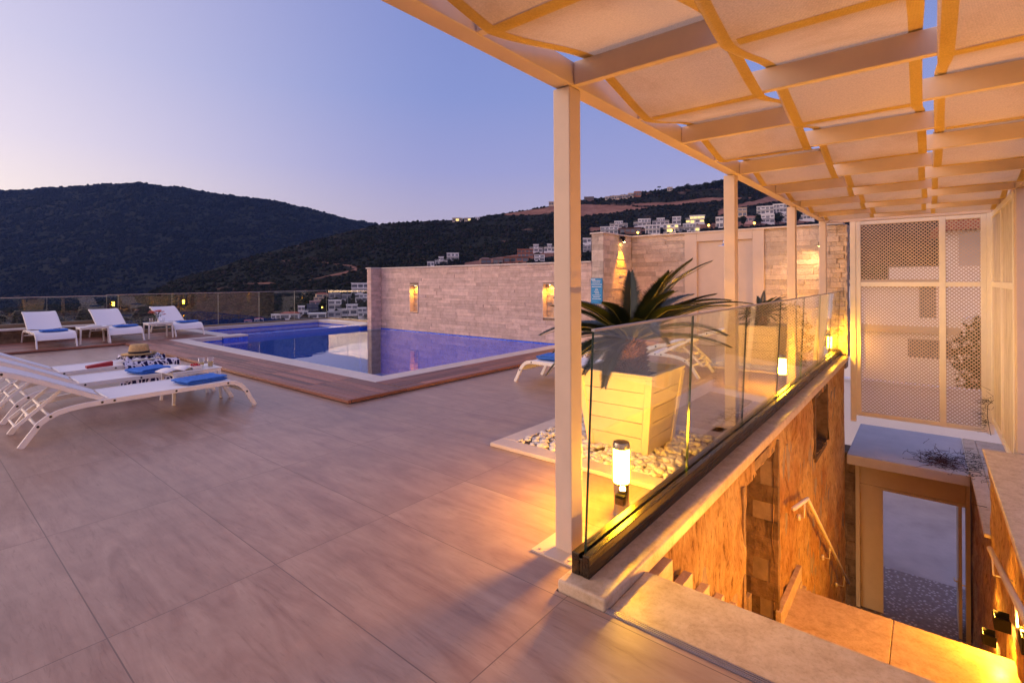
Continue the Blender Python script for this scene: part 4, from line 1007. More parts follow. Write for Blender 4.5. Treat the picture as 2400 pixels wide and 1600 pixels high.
for k in range(15):
    a = rg.uniform(0, 2*pi); s = rg.uniform(.03, .16); z = rg.uniform(.24, .33)-s*.35; e = Vector((math.cos(a)*s, math.sin(a)*s, z)); hd.append(e); b.tube([(0, 0, .02), (e.x*.3, e.y*.3, .16), e], .003, 5)
    for q in range(5):
        p = Vector((e.x*.4, e.y*.4, .14)).lerp(e, q/5); d = Vector((rg.gauss(0, 1), rg.gauss(0, 1), rg.uniform(.1, .8))).normalized()*.05; sd = d.cross(Vector((0, 0, 1))).normalized()*.014
        b.add([p, p+d*.5+sd, p+d, p+d*.5-sd], [(0, 1, 2, 3)])
b.build('stems', M['leaf_small'], T, local=True)
for e in hd:
    b = MB()
    for k in range(14):
        a = k*2.4; r = .012+.0015*k; p = e+Vector((math.cos(a)*r*.5, math.sin(a)*r*.5, .012-.0008*k)); o1 = Vector((math.cos(a), math.sin(a), .5-.03*k)).normalized()*.042; sd = Vector((-math.sin(a), math.cos(a), 0))*.022
        b.add([p, p+o1*.6+sd, p+o1, p+o1*.6-sd], [(0, 1, 2, 3)])
    b.build('flower', M['flower'], T, local=True)
tumbler(4.07, 15.02, .05+zt, 'empty tumbler beside the flower vase, on the open side', .11, .036, 0)
tumbler(4.33, 15.0, .05+zt, 'empty tumbler beside the flower vase, next to the lounger', .11, .036, 0)
# ------------------------------------------------------------------ terrain
def vnoise(x, y, seed=0):
    xi, yi = np.floor(x).astype(np.int64), np.floor(y).astype(np.int64); fx, fy = x-xi, y-yi
    fx, fy = fx*fx*(3-2*fx), fy*fy*(3-2*fy)
    def h(a, b):
        n = (a*374761393+b*668265263+seed*982451653) & 0xffffffff; n = ((n ^ (n >> 13))*1274126177) & 0xffffffff
        return ((n ^ (n >> 16)) & 0xffff)/65535.0
    return (h(xi, yi)*(1-fx)+h(xi+1, yi)*fx)*(1-fy)+(h(xi, yi+1)*(1-fx)+h(xi+1, yi+1)*fx)*fy
def fbm(x, y, o=5, seed=0):
    s = 0; a = .5
    for k in range(o): s = s+a*vnoise(x*2**k, y*2**k, seed+k); a *= .5
    return s
# skylines, as bearing / elevation survey points
MT = np.array([(-1800, 560), (-900, 500), (-400, 462), (0, 447.6), (71, 444.6), (143, 438.7), (223, 433.6), (290, 431), (327, 427.7), (357, 433), (440, 441), (476, 449), (565, 461), (640, 471), (700, 483), (800, 509), (887, 527), (1000, 556), (1200, 590), (1500, 620)], float)
HT = np.array([(-1800, 735), (0, 726), (200, 714), (330, 692), (400, 662), (500, 630), (600, 598), (700, 573), (800, 546), (887, 527), (963, 520.8), (1063, 515.7), (1119, 509), (1183, 500), (1234, 492.7), (1300, 480), (1369, 470), (1414, 464), (1500, 452), (1569, 443), (1656, 431), (1692, 424), (1760, 420), (1900, 436), (2100, 462), (2400, 492), (3200, 560), (4200, 640)], float)
class Hill:
    def __init__(s, sk, ebot, d0, dk): s.sk, s.eb, s.d0, s.dk = sk, ebot, d0, dk
    def er(s, a): return np.interp(a, s.sk[:, 0], s.sk[:, 1])
    def d1(s, a): return np.interp(a, s.dk[0], s.dk[1])
    def at(s, a, e):
        t = (e-s.eb)/(s.er(a)-s.eb); return bearing(a, e, s.d0*(s.d1(a)/s.d0)**t)
    def dist(s, a, e):
        t = (e-s.eb)/(s.er(a)-s.eb); return s.d0*(s.d1(a)/s.d0)**t
    def mesh(s, name, a0, a1, da, nr, amp, soil):
        A = np.arange(a0, a1+1, da); T = np.linspace(0, 1, nr); AA, TT = np.meshgrid(A, T)
        E = s.eb+(s.er(AA)-s.eb)*TT; D = s.d0*(s.d1(AA)/s.d0)**TT; P = bearing(AA, E, D)
        w = np.minimum(1, (1-TT)*8+.25)
        P[..., 2] += (fbm(P[..., 0]/40, P[..., 1]/40, 5, 3)-.48)*D*amp*w
        K = soil(AA, E, P)
        back = [P[-1]+(P[-1]-np.array([0, 0, P[-1][:, 2].mean()]))*np.array([.12, .12, 0])+np.array([0, 0, -q]) for q in (30, 140)]
        P = np.concatenate([P, back[0][None], (back[1]*np.array([1.3, 1.3, 1]))[None]]); K = np.concatenate([K, K[-1:], K[-1:]])
        n, m = P.shape[:2]; idx = np.arange(n*m).reshape(n, m)
        Q = np.stack([idx[:-1, :-1], idx[:-1, 1:], idx[1:, 1:], idx[1:, :-1]], -1).reshape(-1, 4)
        tint = np.stack([K, K*0, K*0, K*0+1], -1).reshape(-1, 4)
        return np_mesh(name, P.reshape(-1, 3), Q, M['hill'], tint, True, 'structure')
    def scatter(s, name, label, n, a0, a1, sz, soil, cols, tmin=0):
        A = RNG.uniform(a0, a1, n*4); T = RNG.uniform(tmin, 1, n*4); E = s.eb+(s.er(A)-s.eb)*T; D = s.d0*(s.d1(A)/s.d0)**T
        pr = (D/D.max())**1.35; P = bearing(A, E, D); K = soil(A, E, P)
        clump = fbm(P[:, 0]/28, P[:, 1]/28, 3, 17)
        keep = (RNG.random(n*4) < pr*np.clip((clump-.30)*4, .15, 1)) & (K < .42); P = P[keep][:n]; D = D[keep][:n]; T = T[keep][:n]
        P[:, 2] += (fbm(P[:, 0]/40, P[:, 1]/40, 5, 3)-.48)*D*s.amp*np.minimum(1, (1-T)*8+.25)
        r = sz*RNG.uniform(.5, 1.35, len(P))*(.75+.5*D/D.max()); S_ = np.stack([r*RNG.uniform(.8, 1.3, len(P)), r*RNG.uniform(.8, 1.3, len(P)), r*RNG.uniform(.55, 1.0, len(P))], 1)
        P[:, 2] += S_[:, 2]*.35
        V, F = blobs(P, S_, IV1, IT1, .28); c = np.array(cols)[RNG.integers(0, len(cols), len(P))]*RNG.uniform(.6, 1.35, (len(P), 1))
        t = np.repeat(np.concatenate([c, np.ones((len(P), 1))], 1), len(IV1), 0)
        tag(np_mesh(name, V, F, M['shrub'], t, False, 'stuff'), label, 'scrub')
def band(A, E, pts, half, soft=2.5):
    p = np.array(pts, float); c = np.interp(A, p[:, 0], p[:, 1]); h = np.interp(A, p[:, 0], half if hasattr(half, '__len__') else [half]*len(p))
    return np.clip((h-abs(E-c))/soft, 0, 1)*((A > p[0, 0]) & (A < p[-1, 0]))
def soil_h(A, E, P):
    n = fbm(P[..., 0]/22, P[..., 1]/22, 4, 31)
    k = .12+.6*np.clip((n-.52)*3.0, 0, 1)
    s = np.maximum.reduce([band(A, E, [(1180, 503), (1230, 499), (1300, 490), (1369, 492), (1440, 489), (1520, 486)], [3, 6, 9, 14, 11, 2]),
        band(A, E, [(1480, 480), (1560, 476), (1640, 471), (1700, 467), (1760, 462)], [3, 6, 6, 5, 3]),
        band(A, E, [(1680, 500), (1740, 480), (1800, 468), (1860, 462), (1960, 470)], [8, 5, 8, 10, 8]),
        band(A, E, [(1380, 538), (1420, 536), (1480, 540), (1700, 528), (1900, 514)], [6, 4, 4, 8, 8]),
        band(A, E, [(585, 612), (690, 612), (775, 618), (815, 624), (838, 631)], [.8, .8, 1.6, 2.2, 3.5], 1.2), band(A, E, [(720, 657), (765, 647), (800, 642), (838, 633)], [1, 1.6, 3.4, 3.5], 1.2),
        band(A, E, [(1090, 622), (1180, 608), (1300, 594)], [8, 9, 9]), band(A, E, [(560, 664), (630, 663), (665, 666)], [1, 3.5, 1], 2)])
    n2 = fbm(P[..., 0]/9, P[..., 1]/9, 3, 5)
    return np.maximum(k*.8, s*(.55+.75*n2))
def soil_m(A, E, P):
    n = fbm(P[..., 0]/55, P[..., 1]/55, 4, 77); return .05+.40*np.clip((n-.54)*3, 0, 1)
HL = Hill(HT, 775, 220, ([-1800, 330, 887, 1300, 1700, 4200], [300, 420, 660, 760, 820, 820])); HL.amp = .010
ML = Hill(MT, 775, 700, ([-1800, 1500], [1750, 1650])); ML.amp = .012
ML.mesh('mountain', -1800, 1500, 9, 110, ML.amp, soil_m)
HL.mesh('hills', -1800, 4200, 6, 150, HL.amp, soil_h)
dk = [(.010, .013, .007), (.014, .018, .010), (.019, .021, .013), (.028, .022, .017), (.012, .014, .010)]
HL.scatter('hillside_scrub', 'dark green scrub covering the nearer hillside', 60000, -400, 2700, 1.45, soil_h, dk)
ML.scatter('mountain_scrub', 'dark scrub covering the far mountain', 60000, -500, 1250, 2.9, soil_m, [(.009, .011, .012), (.012, .014, .015), (.015, .016, .017)])
b = MB(); b.box(-2600, 2600, -2600, 2600, -62, -60); b.build('ground', M['hill'], kind='structure')
b = MB(); b.add([(11.9, -30, -4.70), (60, -30, -4.2), (60, 9, -4.2), (11.9, 9, -4.70)], [(0, 1, 2, 3)]); b.build('road', M['road'], kind='structure')
b = MB(); b.box(11.9, 13.6, -.9, 1.4, -4.72, -4.685); b.build('pavement', M['pebble_mosaic'], kind='structure')

# ------------------------------------------------------------------ houses on the hillside
def house(a0, a1, e0, e1, label, wall='villa_white', roof='flat', lit=0, fl=2, turn=0, group=None, setback=.0, hill=None, dep=.9):
    """villa whose front spans bearings a0..a1 and elevations e0 (top) .. e1 (foot)"""
    h = hill or HL; ac = (a0+a1)/2; d = float(h.dist(ac, min(e1+2, 760))); P = bearing(ac, e1, d)
    k = d/FPX; W_ = (a1-a0)*k*.96; H = (e1-e0)*k; dv = math.atan2(P[1], P[0])
    T = thing('house', label, 'house', tuple(P), dv-pi/2+turn, group); D = W_*dep; x0, x1 = -W_/2, W_/2; wm = M[wall]
    rg = random.Random(int(a0*7+e0)); rh = 0
    if roof in ('red', 'brown'): rh = H*.24
    hb = H-rh; f1 = hb if fl == 1 else hb*.54; o = W_*.02
    b = MB(); b.box(x0, x1, 0, D, -6, f1)
    if fl > 1:
        s0 = x0+W_*setback*(rg.random() < .5); s1 = x1-W_*setback*(rg.random() < .6)
        b.box(s0, s1, D*.16, D, f1, hb)
    else: s0, s1 = x0, x1
    wl = b.build('wall', wm, T, local=True)
    b = MB()
    if rh:
        y0 = D*.16 if fl > 1 else 0; g = W_*.03; e = hb+.02
        v = [(s0-g, y0-g, e), (s1+g, y0-g, e), (s1+g, D+g, e), (s0-g, D+g, e), (s0+(s1-s0)*.22, (y0+D)/2, e+rh), (s1-(s1-s0)*.22, (y0+D)/2, e+rh)]
        b.add(v, [(3, 2, 1, 0), (0, 1, 5, 4), (1, 2, 5), (2, 3, 4, 5), (3, 0, 4)]); b.build('roof', M['roof_red' if roof == 'red' else 'villa_brown'], T, local=True)
    else:
        b.box(s0-o*1.5, s1+o*1.5, (D*.10 if fl > 1 else -o*3), D+o, hb+.01, hb+.01+H*.05)
        if fl > 1: b.box(x0-o, x1+o, -o*4, D*.155, f1+.01, f1+H*.035)
        b.build('roof', wm, T, local=True)
    nw = max(2, min(4, int(W_/3.4)))
    for f in range(fl):
        zb, zt_ = (0, f1) if f == 0 else (f1, hb); yy = 0 if f == 0 else D*.16; xa, xb = (x0, x1) if f == 0 else (s0, s1)
        st = (xb-xa)/nw
        for i in range(nw):
            ww = st*rg.uniform(.66, .92); c = xa+st*(i+.5); za = zb+(zt_-zb)*rg.choice((.16, .16, .34)); b = MB()
            b.box(c-ww/2, c+ww/2, yy-.04, yy+.05, za, zb+(zt_-zb)*.76)
            b.build('window', M['lit_window'] if (lit and rg.random() < lit) else M['window'], T, local=True)
    if fl > 1 and not rh:
        b = MB(); t = H*.012
        b.box(x0, x1, -o*3, -o*3+t*2, f1+H*.13, f1+H*.15)
        for i in range(6): q = x0+(x1-x0)*i/5; b.box(max(x0, q-t), min(x1, q+t), -o*3+.001, -o*3+t*1.9, f1+H*.035, f1+H*.129)
        b.build('balcony_rail', wm, T, local=True)
    return T
A = 'villas seen through the fence glass'; B = 'villas above the pool wall'; C = 'villas above the tall limestone wall'; D_ = 'small houses on the ridge'
house(824, 866, 664, 690, 'large pale block of flats beside the pool wall end, highest seen there', 'villa_white', fl=3, group=A)
house(742, 770, 686, 699, 'red roofed cream house just left of the glass fence corner, topmost', 'villa_cream', 'red', 0, 1, .1, A)
house(736, 757, 697, 711, 'cream flat roofed house below the topmost red roof', 'villa_cream', fl=2, group=A)
house(726, 752, 706, 716, 'pink terraced house beside the glass fence corner', 'villa_pink', fl=1, group=A)
house(720, 746, 714, 731, 'dark blue grey house below the pink house', 'villa_blue', fl=2, group=A)
house(699, 722, 718, 741, 'white stepped house left of the dark blue grey house', 'villa_white', fl=2, setback=.35, group=A)
house(657, 700, 731, 748, 'white house with low red roof just above the far pool', 'villa_white', 'red', 0, 1, -.1, A)
house(636, 657, 737, 749, 'small white house left of the low red roofed one', 'villa_white', fl=1, group=A)
house(597, 617, 745, 754, 'tiny white house with red roof at the fence foot', 'villa_white', 'red', 0, 1, 0, A)
house(573, 590, 749, 756, 'tiny red roofed house leftmost by the fence foot', 'villa_pink', 'red', 0, 1, 0, A)
house(770, 800, 704, 725, 'two storey white villa behind the short glass fence, left side', 'villa_white', fl=2, group=A)
house(801, 838, 715, 737, 'low white villa in the middle behind the short glass fence', 'villa_white', fl=2, setback=.3, group=A)
house(839, 864, 722, 744, 'white villa closest to the pool wall end, lowest one', 'villa_white', fl=2, setback=.2, group=A)
house(772, 798, 687, 699, 'grey white house at the top left of the short glass fence', 'villa_grey', fl=1, group=A)
house(801, 826, 690, 702, 'flat white house with broad terrace behind the short glass fence', 'villa_grey', fl=1, group=A)
house(833, 862, 690, 706, 'white villa right under the pale block of flats', 'villa_white', fl=2, setback=.3, group=A)
b = house(768, 800, 731, 743, 'low white terrace house at the foot of the short glass fence', 'villa_grey', fl=1, group=A)
house(724, 764, 735, 746, 'low white house with wide front at the fence corner foot', 'villa_white', fl=1, group=A)
house(1001, 1018, 613, 626, 'small white villa leftmost above the pool wall', 'villa_white', fl=1, group=B)
house(1019, 1049, 602, 622, 'white two storey villa above the pool wall, middle of three', 'villa_white', fl=2, setback=.3, group=B)
house(1047, 1076, 593, 611, 'white villa with lamp mast beside it above the pool wall', 'villa_white', fl=2, setback=.25, group=B)
house(1127, 1152, 603, 620, 'brown hip roofed house above the pool wall, left one', 'villa_brown', 'brown', 0, 1, .2, B)
house(1155, 1180, 603, 618, 'brown hip roofed house above the pool wall, right one', 'villa_brown', 'brown', 0, 1, -.2, B)
house(1180, 1240, 602, 615, 'long low unfinished house of orange brick', 'villa_brick', fl=1, group=B)
house(1212, 1250, 584, 603, 'unfinished three storey brick frame building', 'villa_brick', fl=3, group=B)
house(1252, 1277, 597, 612, 'small bluish white house right of the orange brick house', 'villa_white', fl=2, group=B)
house(1241, 1272, 573, 592, 'white villa above the brick frame building', 'villa_white', fl=2, setback=.3, group=B)
house(1274, 1302, 572, 590, 'white villa touching the left edge of the nearest post', 'villa_white', fl=2, setback=.3, group=B)
house(1366, 1386, 558, 571, 'white house just right of the nearest post, upper', 'villa_white', fl=1, group=B)
house(1366, 1386, 576, 592, 'white house just right of the nearest post, lower', 'villa_grey', fl=2, group=B)
house(1060, 1084, 511, 519, 'small cream house on the ridge, leftmost', 'villa_cream', 'flat', .5, 1, 0, D_)
house(1088, 1104, 511, 518, 'small cream house on the ridge, second from the left', 'villa_cream', 'flat', .3, 1, 0, D_)
house(1114, 1124, 509, 515, 'tiny white house on the ridge beside small trees', 'villa_white', 'flat', 0, 1, 0, D_)
house(1286, 1303, 473, 481, 'cream house on the ridge left of the nearest post', 'villa_cream', fl=1, group=D_)
house(1369, 1392, 461, 470, 'brown stone building on the ridge right of the nearest post', 'villa_brown', fl=2, group=D_)
for (p, q, r, s), l, wm in zip(((1418, 1434, 461, 468), (1434, 1452, 459, 467), (1453, 1471, 457, 465), (1472, 1485, 453, 462), (1486, 1503, 449, 460)),
    ('first', 'second', 'third', 'fourth', 'fifth and highest'), ('villa_cream', 'villa_cream', 'villa_cream', 'villa_cream', 'villa_brick')):
    house(p, q, r, s, l+' small cream house in the ridge row between two posts', wm, fl=1, group=D_)
house(1564, 1576, 439, 447, 'lone cream house on the ridge among trees', 'villa_cream', fl=1, group=D_)
house(1429, 1471, 518, 534, 'white flat roofed villa above the tall wall, upper row first', 'villa_white', fl=2, setback=.28, group=C)
house(1485, 1525, 513, 531, 'white flat roofed villa above the tall wall, upper row second', 'villa_white', fl=2, setback=.28, group=C)
house(1529, 1568, 511, 528, 'white flat roofed villa above the tall wall, upper row third', 'villa_white', fl=2, setback=.28, group=C)
house(1576, 1596, 508, 525, 'narrow white villa in the upper row above the tall wall', 'villa_white', 'flat', 0, 2, 0, C)
house(1606, 1651, 505, 524, 'white villa with yellow lit windows in the upper row', 'villa_white', 'flat', .8, 2, 0, C, .25)
house(1407, 1449, 531, 548, 'white villa above the stone pillar with the sign', 'villa_white', fl=2, group=C)
house(1452, 1503, 534, 547, 'long dark terrace house in the lower row above the tall wall', 'villa_brown', fl=1, group=C)
house(1512, 1547, 527, 548, 'white villa with many balconies, lower row left', 'villa_white', fl=3, group=C)
house(1554, 1590, 525, 545, 'white villa with many balconies, lower row middle', 'villa_white', 'flat', .15, 2, 0, C, .2)
house(1592, 1640, 524, 543, 'wide white villa in the lower row, left of the second post', 'villa_white', 'flat', .1, 2, 0, C, .2)
house(1678, 1695, 509, 534, 'tall narrow white house touching the second post', 'villa_white', fl=3, group=C)
house(1730, 1750, 487, 507, 'cream house between the second and third posts, upper left', 'villa_cream', fl=2, group=C)
house(1746, 1771, 507, 522, 'pinkish house between the second and third posts, lower left', 'villa_pink', fl=1, group=C)
house(1775, 1812, 483, 502, 'white block with balconies between the second and third posts', 'villa_white', fl=3, group=C)
house(1813, 1842, 478, 498, 'white block partly behind the third post', 'villa_white', fl=3, group=C)
house(1785, 1814, 503, 523, 'white villa in the lower row left of the third post', 'villa_white', 'flat', .2, 2, 0, C)
house(1829, 1846, 502, 520, 'white villa in the lower row behind the third post', 'villa_grey', fl=2, group=C)
house(1875, 1907, 494, 516, 'white block between the third and fourth posts', 'villa_white', fl=3, group=C)
# trees between the villas
def leafy(name, label, a, e0, e1, wr, group, col=None):
    d = float(HL.dist(a, min(e1+1, 760))); P = bearing(a, e1, d); H = (e1-e0)*d/FPX; W_ = H*wr
    T = thing(name, label, 'tree', tuple(P), 0, group); b = MB(); b.tube([(0, 0, -1), (.05*H, 0, H*.45), (0, .03*H, H*.8)], [H*.035, H*.025, H*.008], 6); b.build('trunk', M['trunk'], T, local=True)
    n = 420; U = RNG.normal(size=(n, 3)); U /= np.linalg.norm(U, axis=1)[:, None]; Pn = U*(RNG.random((n, 1))**.4)*np.array([W_/2, W_/2, H*.42])+np.array([0, 0, H*.56]); Pn[:, :2] *= 1+.25*np.sin(Pn[:, 2:3]*9/H+a)
    s = H*RNG.uniform(.02, .055, (n, 1))*np.ones((1, 3)); V, F = blobs(Pn, s, IV1, IT1, .4); c = np.array([(.020, .026, .014)])*RNG.uniform(.5, 1.9, (n, 1)); t = np.repeat(np.concatenate([c, np.ones((n, 1))], 1), len(IV1), 0)
    o = np_mesh('crown', V, F, M['shrub'], t); o.parent = T
    return T
TG = 'trees among the hillside villas'
for i, (a, e0, e1, wr, l) in enumerate(((1662, 506, 530, .9, 'dark bushy tree left of the second post'), (1742, 505, 528, .55, 'slim dark tree beside the pinkish house'), (1777, 502, 526, .75, 'round dark tree in front of the white block'), (1824, 500, 526, .8, 'round dark tree left of the third post'),
    (1868, 490, 520, .7, 'dark tree right of the third post'), (785, 697, 714, 1.0, 'green tree behind the short glass fence, left'), (805, 712, 727, 1.0, 'green tree between villas behind the short glass fence'), (828, 686, 703, .6, 'dark tree below the pale block of flats'), (757, 700, 722, .6, 'dark tree beside the pink house'), (1068, 605, 618, 1.6, 'bushy tree under the white villa with mast'), (850, 708, 724, 1.6, 'bushy tree beside the pool wall end'), (1376, 590, 606, .9, 'dark tree just right of the nearest post'), (712, 712, 728, 1.3, 'round tree above the white stepped house'), (690, 722, 736, 1.5, 'bushy tree behind the low red roofed white house'), (797, 700, 712, 1.7, 'wide low tree under the grey white house'), (858, 738, 748, 1.9, 'low bush at the foot of the lowest villa'), (1040, 612, 626, 1.8, 'bush in front of the middle white villa above the pool wall'), (1200, 606, 616, 1.8, 'bush in front of the orange brick house'), (1260, 590, 600, 1.6, 'bush below the white villa near the brick frame'), (1480, 524, 536, 1.3, 'dark tree between the first two upper villas'), (1602, 512, 528, .9, 'dark tree left of the lit villa'), (1550, 533, 547, 1.0, 'dark tree between the balcony villas'))):
    leafy('tree', l, a, e0, e1, wr, TG)
for i, (a, e0, e1, w_) in enumerate(((1533, 446, 456, 1.2), (1591, 436, 446, 1.3), (1612, 430, 444, 1.3), (1634, 431, 443, 1.4), (1655, 426, 442, 1.2), (1675, 422, 438, 1.3), (1690, 420, 436, 1.0), (1150, 503, 511, 1.2), (1163, 501, 508, 1.3), (1180, 498, 505, 1.6))):
    leafy('tree', ['pine on the ridge right of the palm', 'first pine of the dense ridge clump', 'second pine of the dense ridge clump', 'third pine of the dense ridge clump', 'fourth pine of the dense ridge clump', 'tall pine of the ridge clump near the second post', 'pine touching the second post on the ridge', 'leftmost small tree on the bare ridge', 'middle small tree on the bare ridge', 'right small tree on the bare ridge'][i], a, e0, e1, w_, 'trees along the ridge')
d = float(HL.dist(1545, 452)); P = bearing(1545, 452, d); H = 14*d/FPX; T = thing('palm_tree', 'single palm standing on the ridge skyline', 'tree', tuple(P))
b = MB(); b.tube([(0, 0, -1), (.02*H, 0, H*.5), (0, 0, H)], H*.022, 6); b.build('trunk', M['trunk'], T, local=True); b = MB()
for k in range(26):
    a = k*2.4; l = H*.34; c = Vector((0, 0, H)); q = c+Vector((math.cos(a)*l*.6, math.sin(a)*l*.6, l*(.25-.012*k))); e = c+Vector((math.cos(a)*l, math.sin(a)*l, -l*.02*k)); sd = Vector((-math.sin(a), math.cos(a), 0))*l*.16
    b.add([c, q+sd, e, q-sd], [(0, 1, 2), (0, 2, 3)])
b.build('crown', M['leaf_small'], T, local=True)
LG_ = 'glowing street lamps on the hillside'
for i, (a, e) in enumerate(((1495, 545), (1573, 540), (1661, 528), (1768, 523), (732, 723), (755, 720))):
    d = float(HL.dist(a, e+6)); P = bearing(a, e, d*.985); T = thing('street_lamp', ['glowing street lamp above the tall wall, first from the pillar', 'glowing street lamp above the tall wall, second from the pillar', 'glowing street lamp beside the bushy tree', 'glowing street lamp between the second and third posts', 'orange street lamp by the dark blue grey house', 'pale street lamp near the glass fence corner'][i], 'street lamp', tuple(P), 0, LG_)
    b = MB(); b.tube([(0, 0, -d*.007), (0, 0, 0)], .06*d/400, 6); b.build('pole', M['villa_grey'], T, local=True)
    r = d*.0021*(1 if i < 5 else .6); b = MB(); b.lathe([(0, -r), (r*.7, -r*.7), (r, 0), (r*.7, r*.7), (0, r)], n=10); b.build('lamp_head', M['lamp_far'], T, smooth=True, local=True)

# ------------------------------------------------------------------ across the street, seen through the lattice
def slab(name, label, cat, boxes, mat, group=None):
    b = MB()
    for q in boxes: b.box(*q)
    return tag(b.build(name, mat), label, cat, group)
T = thing('neighbour_house', 'white house across the street seen through the lattice', 'house', (25, -2, -4.5))
b = MB(); b.box(25, 31, -12, 3.4, -4.6, 1.25); b.box(25.3, 31, -12, 1.15, 1.25, 1.9); b.box(23.2, 25, -12, -1.0, -4.6, .05); b.box(26.5, 31, -12, -.55, 1.9, 3.3); b.build('wall', M['villa_white'], T)
b = MB(); b.box(24.6, 25.0, -.4, 3.41, 1.251, 1.42); b.box(24.7, 25.0, -1.0, 3.41, -.62, -.40); b.build('terrace_edge', M['villa_cream'], T)
b = MB(); b.box(26.2, 26.49, -2.4, -1.0, .6, 3.2); b.build('grey_bay', M['villa_grey'], T)
b = MB(); v = [(26, -12.4, 3.32), (31.5, -12.4, 3.32), (31.5, -.15, 3.32), (26, -.15, 3.32), (28.7, -11, 5.0), (28.7, -2.0, 5.0)]; b.add(v, [(3, 2, 1, 0), (0, 1, 4), (1, 2, 5, 4), (2, 3, 5), (3, 0, 4, 5)]); b.build('roof', M['roof_red'], T)
for (x, y0, y1, z0, z1) in ((24.98, -.75, .55, -1.6, -.9), (24.98, -.3, .2, -.05, 1.15), (23.18, -3.3, -1.4, -3.6, -2.2), (26.48, -2.6, -1.3, 2.2, 3.0), (23.18, -1.9, -1.4, -1.6, -.6)):
    b = MB(); b.box(x, x+.04, y0, y1, z0, z1); b.build('window', M['window'], T)
slab('garage', 'low cream building with brown flat roof across the street', 'garage', [(20.6, 22.6, 1.0, 3.2, -4.6, -2.35)], M['villa_cream'])
slab('garden_wall', 'low white garden wall across the street', 'wall', [(19.0, 19.25, -12, 7, -4.6, -1.75), (18.95, 19.3, -12, 7, -1.749, -1.68)], M['villa_white'])
#slab('garden_wall', 'taller pale garden wall behind the low white one', 'wall', [(22.0, 22.3, .2, 9, -4.6, -.55)], M['villa_grey'])
for i, (x, y, z, h, w_) in enumerate(((21.3, -2.6, -4.5, 5.4, .75), (33, 3.2, -4, 6.6, .8), (36, 5.2, -4, 6.0, .8), (34, 7.2, -4, 5.4, .8))):
    T = thing('tree', ['leafy tree behind the narrow lattice panels', 'dark tree behind the wide upper lattice panel', 'darker tree beside it near the stone pillar', 'far dark tree at the stone pillar end of the lattice'][i], 'tree', (x, y, z), 0, 'trees across the street'); H = h
    b = MB(); b.tube([(0, 0, -.3), (.05, 0, H*.5), (0, .05, H*.85)], [H*.03, H*.02, H*.006], 8); b.build('trunk', M['trunk'], T, local=True)
    n = 5200; U = RNG.normal(size=(n, 3)); U /= np.linalg.norm(U, axis=1)[:, None]; C_ = U*(RNG.random((n, 1))**.45)*np.array([H*w_*.5, H*w_*.5, H*.40])+np.array([0, 0, H*.60])
    q = RNG.normal(size=(n, 2, 3)); q /= np.linalg.norm(q, axis=2)[..., None]; q *= .075*H/4+.04
    V = np.stack([C_-q[:, 0], C_+q[:, 1]*.5, C_+q[:, 0], C_-q[:, 1]*.5], 1).reshape(-1, 3); F = np.arange(n*4).reshape(-1, 4); c = np.array([(.035, .055, .024)])*RNG.uniform(.4, 1.7, (n, 1)); t = np.repeat(np.concatenate([c, np.ones((n, 1))], 1), 4, 0)
    o = np_mesh('crown', V, F, M['shrub'], t); o.parent = T

m, nt, out = new_mat('evening haze'); pv = N(nt, 'VolumePrincipled', Density=5.5e-5); pv.inputs['Color'].default_value = (.22, .42, 1, 1); pv.inputs['Anisotropy'].default_value = 0
nt.links.new(pv.outputs[0], out.inputs['Volume'])
b = MB(); b.box(-2700, 2700, -2700, 2700, -64, 352); tag(b.build('haze', m, kind='stuff'), 'thin evening haze over the hills', 'haze')

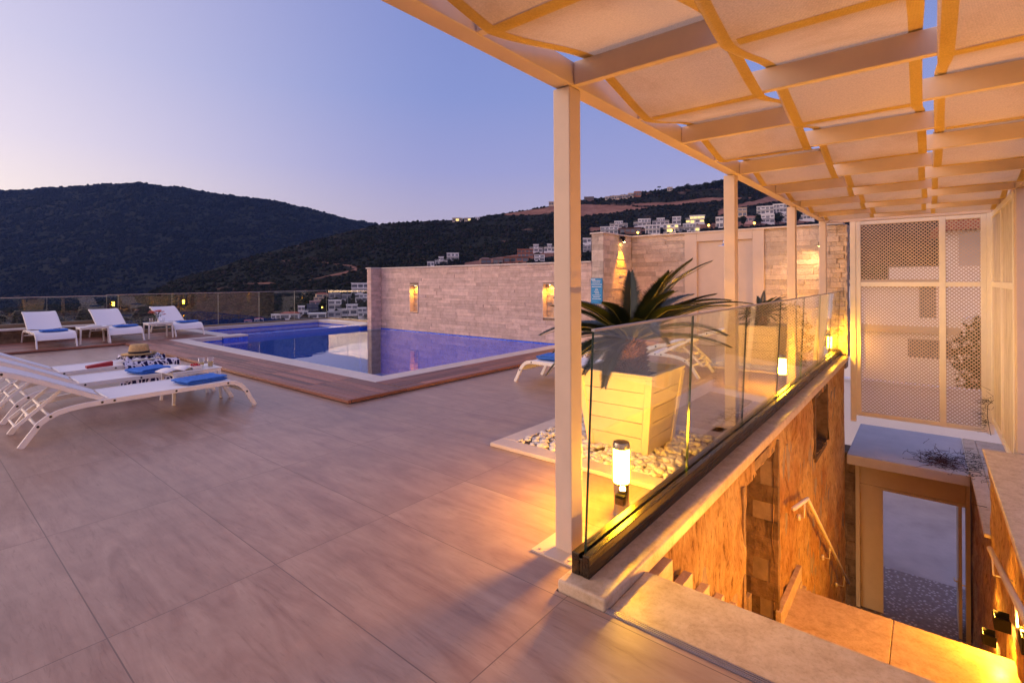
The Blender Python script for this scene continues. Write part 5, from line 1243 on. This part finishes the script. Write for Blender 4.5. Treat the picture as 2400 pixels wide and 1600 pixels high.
# ------------------------------------------------------------------ dusk sky and afterglow
wd = bpy.data.worlds.new("World"); scene.world = wd; wd.use_nodes = True; nt = wd.node_tree; nt.nodes.clear()
out = nt.nodes.new('ShaderNodeOutputWorld'); bg = N(nt, 'Background', Strength=SKY if 'SKY' in globals() else 1.0)
tc = N(nt, 'TexCoord'); nv = N(nt, 'VectorMath', _operation='NORMALIZE'); nt.links.new(tc.outputs['Generated'], nv.inputs[0])
sx = N(nt, 'SeparateXYZ'); nt.links.new(nv.outputs[0], sx.inputs[0])
base = ramp(nt, sx.outputs[2], [(0, (.62, .48, .56)), (.12, (.50, .44, .62)), (.21, (.36, .37, .67)), (.34, (.26, .32, .66)), (.55, (.20, .26, .60)), (1, (.17, .23, .56))])
def lobe(dx, dy, dz, lo, p):
    l = Vector((dx, dy, dz)).normalized(); dt = N(nt, 'VectorMath', _operation='DOT_PRODUCT'); nt.links.new(nv.outputs[0], dt.inputs[0]); dt.inputs[1].default_value = l
    q = math_n(nt, 'DIVIDE', math_n(nt, 'SUBTRACT', dt.outputs['Value'], lo), 1-lo, clamp=True); return math_n(nt, 'POWER', q, p)
low = math_n(nt, 'POWER', 2.718, math_n(nt, 'MULTIPLY', math_n(nt, 'ABSOLUTE', sx.outputs[2]), -3.2))
g1_ = math_n(nt, 'MULTIPLY', lobe(-.62, .78, .0, .05, 2.0), low)
c = mixc(nt, base, mixc(nt, (1.12, .98, .38), g1_, 1.0, 'MULTIPLY'), 1.0, 'ADD')
g2_ = lobe(-.75, .60, .28, .0, 1.5)
c = mixc(nt, c, mixc(nt, (.57, .40, .30), g2_, 1.0, 'MULTIPLY'), 1.0, 'ADD')
g3_ = lobe(-1, -.25, .35, .0, 1.0)
c = mixc(nt, c, mixc(nt, (.42, .22, .20), g3_, 1.0, 'MULTIPLY'), 1.0, 'ADD')
c = mixc(nt, c, mixc(nt, (7.5, 4.0, 1.7), lobe(-.55, .83, .07, .93, 1.6), 1.0, 'MULTIPLY'), 1.0, 'ADD')
nt.links.new(c, bg.inputs[0]); nt.links.new(bg.outputs[0], out.inputs[0])
sl = bpy.data.lights.new('sun', 'SUN'); sl.energy = .9; sl.angle = rad(35); sl.color = (1, .74, .62); so = bpy.data.objects.new('sun', sl); COL.objects.link(so)
so.rotation_euler = Vector((.62, -.76, -.30)).to_track_quat('-Z', 'Y').to_euler()
vs = scene.view_settings; vs.view_transform = 'Standard'; vs.look = 'None'; vs.exposure = 0; vs.gamma = 1; vs.use_curve_mapping = False
cy = scene.cycles; cy.max_bounces = 10; cy.transparent_max_bounces = 24; cy.glossy_bounces = 5; cy.diffuse_bounces = 5; cy.transmission_bounces = 6; cy.sample_clamp_indirect = 6; cy.caustics_reflective = False; cy.caustics_refractive = False
cy.use_denoising = True
